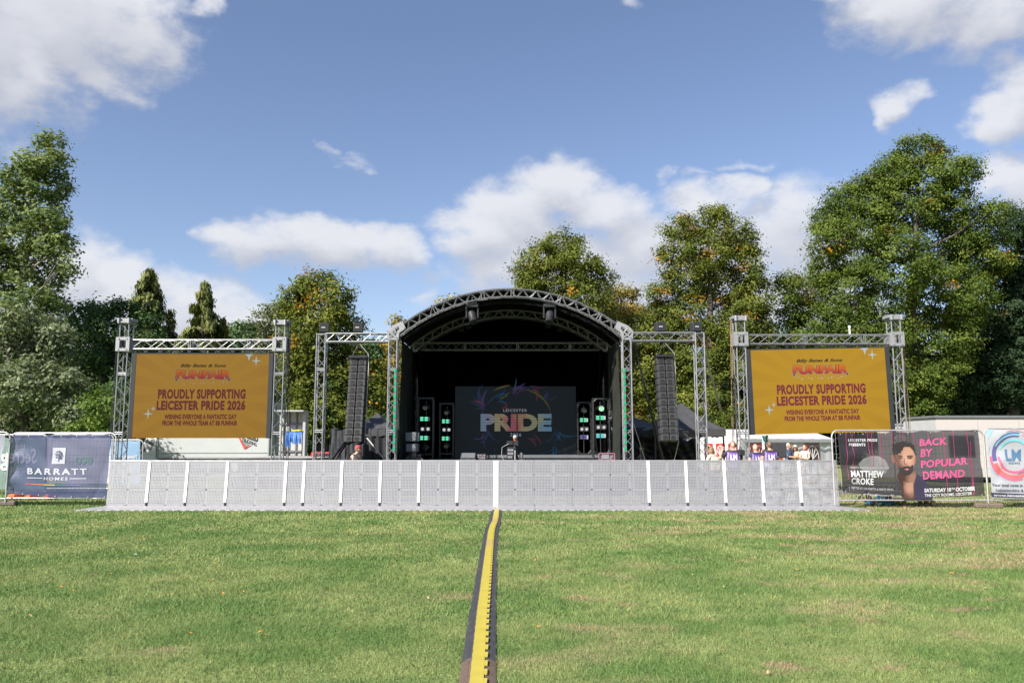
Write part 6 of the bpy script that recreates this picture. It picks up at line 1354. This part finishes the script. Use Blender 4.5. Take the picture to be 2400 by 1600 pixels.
    rw = mat('marquee_red_window', (.42, .04, .03), .35, 0, .15, 2); ow = mat('marquee_orange_band', (.55, .10, .02), .4, 0, .1, 2); dw = mat('marquee_dark_window', (.10, .06, .055), .25, 0, .3, 2)
    def window(g0, wd, z0, z1, side, mt_):
        q = (lambda u, z, o: f(g0 + wd * u, -.004 - o, z)) if side == 'end' else (lambda u, z, o: f(-.006 - o, g0 + wd * u, z, .03 + o * 2))
        m = MB(); m.add([q(0, z0, 0), q(1, z0, 0), q(1, z1, 0), q(0, z1, 0)], [(0, 1, 2, 3)]); w_ = m.build('window', mt_, r); m = MB(); cz = z0 + (z1 - z0) * .12
        for k in range(7):
            t = pi * k / 6; t2 = pi * (k + 1) / 6
            if k < 6: m.tube(q(.5 + .42 * cos(t), cz + (z1 - z0) * .75 * sin(t), .002), q(.5 + .42 * cos(t2), cz + (z1 - z0) * .75 * sin(t2), .002), .018, n=4)
            if k in (1, 2, 3, 4, 5): m.tube(q(.5, cz, .002), q(.5 + .42 * cos(t), cz + (z1 - z0) * .75 * sin(t), .002), .015, n=4)
        m.build('window_bar', MA['white_paint'], w_)
    for g0 in (.06, .36, .66): window(g0, .22, .75, 1.62, 'end', rw)
    for g0, mt_ in ((.10, rw), (.36, ow), (.68, dw)): window(g0, .17, .45, 1.62, 'side', mt_)
    # pale cabins at the right
    Y = 34; xa, xb, xe = P(2142, 980, Y + 2.4).x, P(2193, 980, Y).x, P(2193, 980, Y).x + 9.5; zt = P(2193, 976, Y).z
    r = thing('site_cabin', ((xb + xe) / 2, Y, 0), 'long pale site cabin with grey flat roof behind the right fence', 'cabin'); wall = mat('cabin_white', (.44, .405, .39), .5, 0, .04, 1.5)
    m = MB(); m.box(((xb + xe) / 2, Y + 1.4, zt / 2 + .1), (xe - xb, 2.8, zt - .3)); m.build('wall', wall, r)
    m = MB(); m.prism([(Y + .02, .2), (Y + 2.78, .2), (Y + 2.78, zt - .1), (Y + 1.4, zt), (Y + .02, zt - .06)], 'x', xb - .03, xb - .002); m.build('end_wall', MA['grey_panel'], r)
    m = MB(); m.box(((xb + xe) / 2 - .03, Y + 1.4, zt + .0), (xe - xb + .16, 2.95, .09)); m.build('roof', MA['dark_grey'], r)
    m = MB()
    for k in range(1, 6): m.box((xb + 1.75 * k, Y - .008, zt / 2 + .1), (.03, .016, zt - .35))
    m.build('panel_joint', MA['grey_panel'], r)
    for k in (1.0, 3.2, 6.2):
        m = MB(); m.box((xb + k, Y - .02, 1.55), (1.1, .05, .9)); o = m.build('window', MA['dark_grey'], r); m = MB(); m.box((xb + k, Y - .05, 1.55), (1.0, .02, .8)); m.build('pane', MA['glass_dark'], o)
    m = MB(); m.box((xb + 4.75, Y - .02, 1.2), (.85, .05, 2.0)); m.build('door', MA['grey_panel'], r)
    xa2 = P(2105, 1000, 38).x; r = thing('site_cabin', (xa2 + 1.2, 38, 0), 'small lower pale cabin left of the long site cabin', 'cabin'); zt2 = P(2120, 996, 38).z
    m = MB(); m.box((xa2 + 1.3, 39.2, zt2 / 2), (2.4, 2.4, zt2)); m.build('wall', wall, r); m = MB(); m.box((xa2 + 1.3, 39.2, zt2 + .04), (2.5, 2.5, .08)); m.build('roof', MA['grey_panel'], r)
    # white chimney-like vent on the right beam
    c = P(1991, 768, 27.3); m = MB(); m.tube(c + Vector((0, 0, -.28)), c, .03, n=10); m.tube(c, c + Vector((0, 0, .07)), .045, n=10); tag(m.build('beacon', MA['white_paint'], loc=tuple(c + Vector((0, 0, -.28)))), 'small white cylinder standing on the right screen beam', 'beacon')
    # black PA monitor on stand between the people
    c = P(1600 + 1280 / 5.88, 980 + 440 / 5.88, 27); r = thing('stand_speaker', (c.x, 27, 0), 'black loudspeaker on a stand behind the purple vest men', 'loudspeaker')
    m = MB(); m.bbox(c, (.62, .4, .5), .03); m.build('cabinet', MA['speaker'], r); m = MB(); m.tube((c.x, 27, 0), (c.x, 27, c.z - .25), .03, n=8); m.box((c.x, 27, .02), (.5, .5, .04)); m.build('stand', MA['dark_steel'], r)
    c = P(1600 + 1130 / 5.88, 980 + 290 / 5.88, 28); r = thing('flag_sign', (c.x, 28, 0), 'small white and teal hanging sign behind the purple vest men', 'sign')
    m = MB(); m.tube((c.x, 28, 0), (c.x, 28, c.z + .1), .025, n=8); m.build('pole', MA['dark_steel'], r); m = MB(); m.bbox((c.x, 27.95, c.z - .1), (.22, .04, .5), .008); m.build('panel', MA['white_paint'], r)
    m = MB(); m.add([(c.x + dx, 27.925, c.z - .1 + dz) for dx, dz in ((-.08, .22), (.08, .22), (.05, .12), (.09, .02), (-.03, -.02), (-.09, .08))], [(0, 1, 2, 3, 4, 5)]); m.build('mark', mat('teal_mark', (.03, .16, .20), .5), r)

# ------------------------------------------------------------------ people
_TMP = {}
def skin_geo(verts, edges, radii, sub=2):
    if 'sc' not in _TMP: _TMP['sc'] = bpy.data.scenes.new('tmp')
    sc = _TMP['sc']; me = bpy.data.meshes.new('sk'); me.from_pydata([tuple(v) for v in verts], edges, []); ob = bpy.data.objects.new('sk', me); sc.collection.objects.link(ob)
    ob.modifiers.new('s', 'SKIN'); s = ob.modifiers.new('u', 'SUBSURF'); s.levels = sub; s.render_levels = sub
    for i, r in enumerate(radii): me.skin_vertices[0].data[i].radius = r if isinstance(r, tuple) else (r, r)
    me.skin_vertices[0].data[0].use_root = True
    sc.view_layers[0].update(); dg = sc.view_layers[0].depsgraph; m2 = bpy.data.meshes.new_from_object(ob.evaluated_get(dg)); vs = [v.co.copy() for v in m2.vertices]; fs = [tuple(p.vertices) for p in m2.polygons]
    bpy.data.objects.remove(ob); bpy.data.meshes.remove(me); bpy.data.meshes.remove(m2); return vs, fs
_PM = {}
def pm(nm, c, rough=.75):
    if nm not in _PM: _PM[nm] = mat(nm, c, rough, 0, .15, 9, .1, 30)
    return _PM[nm]
def person(label, X, Y, H, turn, skin, top, legs, hair=None, hairc=(.03, .02, .015), arms='down', lean=(0, 0), fem=False, vest=False, cap=None, phones=False, sleeve=.6, bag=None, longdress=False, head_turn=0.0, hat=None):
    k = H / 1.76; r = thing('person', (X, Y, 0), label, 'person')
    Rz = Matrix.Rotation(turn, 3, 'Z')
    def W(p):
        x, y, z = p; t = max(0, z - .9); q = Rz @ Vector((x, y, z)); return Vector((X + q.x * k + lean[0] * t * k, Y + q.y * k + lean[1] * t * k, q.z * k))
    sw = .175 if fem else .20; hw = .095
    A = {'down': [((-sw - .07, .02, 1.14), (-sw - .08, -.06, .88)), ((sw + .07, .02, 1.14), (sw + .08, -.06, .88))],
         'front': [((-sw - .08, -.06, 1.16), (-.07, -.27, 1.20)), ((sw + .08, -.06, 1.16), (.07, -.27, 1.22))],
         'reach': [((-sw - .06, -.12, 1.18), (-.12, -.36, 1.16)), ((sw + .06, -.12, 1.18), (.10, -.38, 1.18))],
         'film': [((-sw - .07, -.10, 1.14), (-.10, -.30, 1.30)), ((sw + .20, -.12, 1.22), (sw + .10, -.20, 1.48))],
         'fold': [((-sw - .05, -.10, 1.16), (.10, -.22, 1.15)), ((sw + .05, -.10, 1.16), (-.10, -.24, 1.18))]}[arms]
    V = [(0, 0, .95), (0, .01, 1.10), (0, .0, 1.27), (0, .015, 1.42), (0, .01, 1.50), (0, -.015, 1.57)]; E = [(i, i + 1) for i in range(5)]
    Rr = [(.15, .11), (.135 if not fem else .115, .10), (.16 if not fem else .14, .115), (.10, .085), .056, .055]
    for s, (el, wr) in zip((-1, 1), A):
        b = len(V); V += [(s * sw * .62, .015, 1.43), (s * sw, .015, 1.40), el, wr, tuple(Vector(wr) + (Vector(wr) - Vector(el)).normalized() * .07)]; E += [(3, b), (b, b + 1), (b + 1, b + 2), (b + 2, b + 3), (b + 3, b + 4)]; Rr += [.075, .062, .043, .030, (.036, .022)]
    for s in (-1, 1):
        b = len(V); V += [(s * hw, 0, .88), (s * (hw + .01), -.01, .50), (s * (hw + .015), .02, .09), (s * (hw + .02), -.14, .045)]; E += [(0, b), (b, b + 1), (b + 1, b + 2), (b + 2, b + 3)]; Rr += [.095, .062, .042, .038]
    rs = [tuple(q * k for q in a) if isinstance(a, tuple) else a * k for a in Rr]
    vs, fs = skin_geo([W(v) for v in V], E, rs); m = MB(); m.add(vs, fs)
    HR = Matrix.Rotation(turn + head_turn, 3, 'Z'); hc = W((0, -.02, 1.645)); hd = lambda x, y, z: hc + HR @ Vector((x, y, z)) * k
    m.ell(hc, (.076 * k, .096 * k, .118 * k), 16, 12, HR); m.ell(hd(0, -.05, -.065), (.052 * k, .055 * k, .055 * k), 10, 8, HR)
    m.path([hd(0, -.088, .02), hd(0, -.112, -.022), hd(0, -.094, -.03)], [.010 * k, .017 * k, .008 * k], 6)
    for s in (-1, 1): m.ell(hd(s * .078, .005, -.01), (.012 * k, .022 * k, .034 * k), 6, 5, HR)
    for (el, wr), s in zip(A, (-1, 1)):                             # five fingers on each hand
        w, e = Vector(wr), Vector(el); d = (w - e).normalized(); sd = d.cross(Vector((0, 0, 1)) if abs(d.z) < .8 else Vector((0, 1, 0))).normalized(); up = sd.cross(d); o = w + d * .085
        for j, (off, ln) in enumerate(((-.027, .062), (-.009, .074), (.009, .070), (.027, .055))): m.path([W(o + sd * off), W(o + sd * off + d * ln * .5 - up * .006), W(o + sd * off + d * ln * .9 - up * .028)], [.0095 * k, .0085 * k, .006 * k], 5)
        m.path([W(w + d * .03 + sd * s * .03), W(w + d * .06 + sd * s * .052), W(w + d * .095 + sd * s * .056)], [.012 * k, .010 * k, .007 * k], 5)
    sm = pm('skin_%d' % int(skin[0] * 100), skin, .55); m.build('body', sm, r, True)
    for s in (-1, 1): e = MB(); e.ell(hd(s * .03, -.086, .012), (.012 * k, .008 * k, .007 * k), 6, 5, HR); e.build('eye', pm('face_dark', (.05, .025, .02)), r)
    e = MB(); e.tube(hd(-.022, -.099, -.062), hd(.022, -.099, -.062), .005 * k, n=5); e.build('mouth', pm('lip', (.25, .09, .08)), r)
    g = 1.14; tv = [(0, 0, .84), V[1], V[2], V[3], (0, .012, 1.47)]; te = [(0, 1), (1, 2), (2, 3), (3, 4)]; trd = [(.170, .15), (.158 if not fem else .135, .128), (.180 if not fem else .156, .140), (.115, .10), .068]
    for s, (el, wr) in zip((-1, 1), A):
        b = len(tv); e_, w_ = Vector(el), Vector(wr); cuff = Vector((s * sw, .015, 1.40)).lerp(e_, min(1, sleeve)) if sleeve <= 1 else e_.lerp(w_, sleeve - 1)
        tv += [(s * sw * .62, .015, 1.435), (s * sw, .015, 1.405)]; te += [(3, b), (b, b + 1)]; trd += [.088, .078]
        if sleeve > 1: tv += [tuple(e_), tuple(cuff)]; te += [(b + 1, b + 2), (b + 2, b + 3)]; trd += [.056, .044]
        else: tv += [tuple(cuff)]; te += [(b + 1, b + 2)]; trd += [.064]
    vs, fs = skin_geo([W(v) for v in tv], te, [tuple(q * k for q in a) if isinstance(a, tuple) else a * k for a in trd]); m = MB(); m.add(vs, fs); m.build('top', pm('cloth_' + label[:18].replace(' ', '_'), top), r, True)
    lv = [(0, 0, .97)]; le = []; lr = [(.135, .115)]
    for s in (-1, 1): b = len(lv); lv += [(s * hw, 0, .86), (s * (hw + .01), -.01, .5), (s * (hw + .015), .02, .13)]; le += [(0, b), (b, b + 1), (b + 1, b + 2)]; lr += [.112, .08, .064]
    vs, fs = skin_geo([W(v) for v in lv], le, [tuple(q * k for q in a) if isinstance(a, tuple) else a * k for a in lr]); m = MB(); m.add(vs, fs); m.build('trousers', pm('legs_' + label[:18].replace(' ', '_'), legs), r, True)
    m = MB()
    for s in (-1, 1): m.ell(W((s * (hw + .018), -.06, .05)), (.05 * k, .135 * k, .05 * k), 10, 6, Rz)
    m.build('shoe', pm('shoe_dark', (.03, .03, .03)), r, True)
    if hair:
        m = MB(); hm = pm('hair_%d_%d' % (int(hairc[0] * 100), int(hairc[1] * 100)), hairc, .6); c = hc + HR @ Vector((0, .012, .014)) * k
        if hair == 'crop': m.ell(c, (.080 * k, .098 * k, .114 * k), 14, 10, HR); m.v = [tuple(Vector(p) if (HR.inverted() @ (Vector(p) - hc)).y > -.045 * k or (HR.inverted() @ (Vector(p) - hc)).z > .07 * k else hc) for p in m.v]; 
        else:
            m.ell(hd(0, .025, .02), (.092 * k, .098 * k, .118 * k), 14, 10, HR); L_ = .30 if hair == 'long' else .17; rg = random.Random(len(label))
            for j in range(26):
                t = pi * (j / 25) - .0; x, y = .085 * cos(t), .03 + .075 * sin(t); m.path([hd(x, y, .05), hd(x * 1.12, y * 1.1 + .01, -.06), hd(x * (1.1 + rg.uniform(0, .3)), y + .01, -L_ * rg.uniform(.7, 1.05))], [.022 * k, .022 * k, .008 * k], 5)
        m.build('hair', hm, r, True)
    if vest:
        v_ = [(0, 0, .84), (0, .01, 1.06), (0, 0, 1.26), (0, .014, 1.38)]; ed = [(0, 1), (1, 2), (2, 3)]; rd = [.215, .225, .245, .17]
        for s in (-1, 1): b = len(v_); v_ += [(s * sw * .95, .02, 1.385)]; ed += [(3, b)]; rd += [.115]
        vs, fs = skin_geo([Vector(v) for v in v_], ed, rd); vs = [W((p.x, p.y * .74, p.z)) for p in vs]; m = MB(); m.add(vs, fs); o = m.build('vest', pm('vest_purple', (.14, .055, .33), .55), r, True)
        from mathutils.bvhtree import BVHTree
        bt = BVHTree.FromPolygons(vs, fs)
        def onback(u, z, d=.004):
            p = W((u, .6, z)); n = (W((u, -.6, z)) - p).normalized(); h = bt.ray_cast(p, n); return (h[0] if h[0] else W((u, .12, z))) - n * d
        t = MB(); sx = -1
        t.text('LM', lambda u, v: onback(.105 - .21 * u, 1.20 + .17 * v, .010), .055); t.text('NEWS', lambda u, v: onback(.085 - .17 * u, 1.135 + .042 * v, .010), .03, 0, 0, 1.2); t.build('lettering', MA['txt_white'], o)
        t = MB()
        for s in (-1, 1): t.grid(lambda u, v: onback(s * (.150 + .045 * u + .012 * (1 - v)), .96 + .46 * v, .008), 2, 12)
        t.grid(lambda u, v: onback(-.12 + .24 * u, 1.0 + .045 * v, .008), 10, 2); t.build('grey_band', pm('vest_grey', (.28, .29, .30), .4), o)
    if cap:
        m = MB(); m.ell(hd(0, .008, .035), (.088 * k, .106 * k, .095 * k), 14, 10, HR); m.v = [(x, y, max(z, hc.z + .022 * k)) for x, y, z in m.v]
        m.add([hd(x, y, z) for x, y, z in ((-.07, -.085, .04), (.07, -.085, .04), (.06, -.18, .022), (-.06, -.18, .022), (-.07, -.085, .03), (.07, -.085, .03), (.06, -.18, .014), (-.06, -.18, .014))], [(0, 1, 2, 3), (7, 6, 5, 4), (0, 3, 7, 4), (1, 5, 6, 2), (2, 6, 7, 3)]); m.build('cap', pm('cap_red', cap), r, True)
    if hat:
        m = MB(); m.ell(hd(0, 0, .085), (.09 * k, .11 * k, .07 * k), 12, 8, HR); m.path([hd(0, 0, .06), hd(0, 0, .075), hd(0, 0, .085)], [.15 * k, .155 * k, .09 * k], 16); m.build('hat', pm('hat_straw', hat), r, True)
    if phones:
        m = MB(); m.path([hd(.092 * cos(t), .0, .125 * sin(t) - .005) for t in np.linspace(0, pi, 12)], .011 * k, 6)
        for s in (-1, 1): m.ell(hd(s * .093, 0, -.01), (.026 * k, .04 * k, .048 * k), 8, 6, HR)
        m.build('headphones', MA['black_plastic'], r, True)
    if bag:
        m = MB(); m.bbox(W((0, .24, 1.2)), (.34 * k, .2 * k, .44 * k), .06 * k, Rz); m.ell(W((0, .27, 1.02)), (.15 * k, .12 * k, .14 * k), 10, 8); tag(m.build('backpack', pm('bag_canvas', bag), None, True, loc=tuple(W((0, .24, 1.2)))), 'pale canvas backpack on the bending brown haired person', 'backpack')
    return r
def build_people():
    HS = lambda px, py, Y: (P(px, py, Y).x, Y, P(px, py, Y).z)
    S6 = lambda x, y: (1600 + x / 5.88, 980 + y / 5.88)
    fair = (.48, .27, .19); pale = (.55, .34, .26); tan = (.36, .19, .12)
    x, y, h = HS(*S6(690, 318), 24.2); person('man with headphones in a purple news vest filming with a black camera', x, y, h, pi - .15, fair, (.02, .022, .03), (.03, .04, .07), None, arms='film', vest=True, phones=True, sleeve=.7)
    c = P(1600 + 800 / 5.88, 980 + 470 / 5.88, 24.0); r = thing('shoulder_camera', c, 'black video camera held by the man with headphones', 'camera')
    m = MB(); m.bbox(c, (.16, .34, .17), .02); m.build('camera_body', MA['black_plastic'], r); m = MB(); m.tube(c + Vector((0, .17, 0)), c + Vector((0, .34, 0)), .06, n=12); m.build('lens', MA['glass_dark'], r); m = MB(); m.path([c + Vector((0, -.12, .085)), c + Vector((0, -.1, .15)), c + Vector((0, .1, .15)), c + Vector((0, .13, .085))], .014, 6); m.build('handle', MA['black_plastic'], r)
    x, y, h = HS(*S6(1003, 355), 24.6); person('bald man in a purple news vest standing between two vest men', x, y, h, pi + .25, pale, (.03, .035, .08), (.03, .035, .05), None, vest=True, sleeve=.5)
    x, y, h = HS(*S6(1195, 318), 24.3); person('man with cropped brown hair in a purple news vest, right of the bald man', x, y, h, pi + .05, fair, (.02, .02, .025), (.03, .035, .05), 'crop', (.13, .085, .05), vest=True, sleeve=.5)
    x, y, h = HS(*S6(1450, 340), 33); person('grey haired man in a blue shirt talking to two women', x, y, h, .75, fair, (.075, .11, .19), (.10, .08, .06), 'crop', (.42, .38, .34), arms='reach', sleeve=1.2, head_turn=.3)
    x, y, h = HS(*S6(1550, 376), 33.2); person('woman in a light hat and pale dress facing the man in blue', x, y, h, -.35, tan, (.55, .42, .30), (.5, .45, .4), 'bob', (.03, .02, .015), arms='front', fem=True, sleeve=.3, hat=(.5, .45, .36))
    x, y, h = HS(*S6(1680, 368), 33); person('red haired woman in a pale top with folded dark sleeved arms', x, y, h, -.7, pale, (.62, .52, .50), (.5, .4, .38), 'long', (.34, .045, .025), arms='fold', fem=True, sleeve=.3)
    x, y, h = HS(*S6(1735, 455), 33.4); person('dark dressed small person leaning beside the red haired woman', x, y, h, -1.2, fair, (.025, .026, .03), (.03, .03, .035), 'bob', (.16, .08, .04), arms='fold', fem=True, sleeve=1.3)
    x, y, h = HS(*S6(350, 385), 28.5); person('long haired woman in a grey blue top beside the right lattice arm', x, y, h, 1.2, pale, (.10, .10, .17), (.10, .10, .16), 'long', (.13, .085, .055), arms='front', fem=True, sleeve=.5)
    x, y, h = HS(*S6(425, 448), 25.5); person('person with long brown hair bending forward under a canvas backpack', x, y, h + .12, pi + .6, fair, (.45, .42, .36), (.06, .07, .10), 'long', (.20, .11, .05), arms='reach', fem=True, sleeve=1.2, lean=(-.05, .25), bag=(.40, .36, .29))
    x, y, h = HS(640 + 1450 / 7.35, 950 + 705 / 7.35, 23.2); person('man in a red cap and black shirt bending over the control desk', x - .10, y, h + .03, pi - .7, pale, (.028, .026, .026), (.03, .03, .04), 'crop', (.25, .14, .08), arms='reach', cap=(.42, .05, .07), sleeve=.8, lean=(.16, .05), head_turn=-.3)
    if 'sc' in _TMP: bpy.data.scenes.remove(_TMP['sc'])
build_lawn()
build_trees()
build_barrier(); build_ramp(); build_screens(); build_stage(); build_wings(); build_stage_gear()
build_fences(); build_surroundings(); build_people()
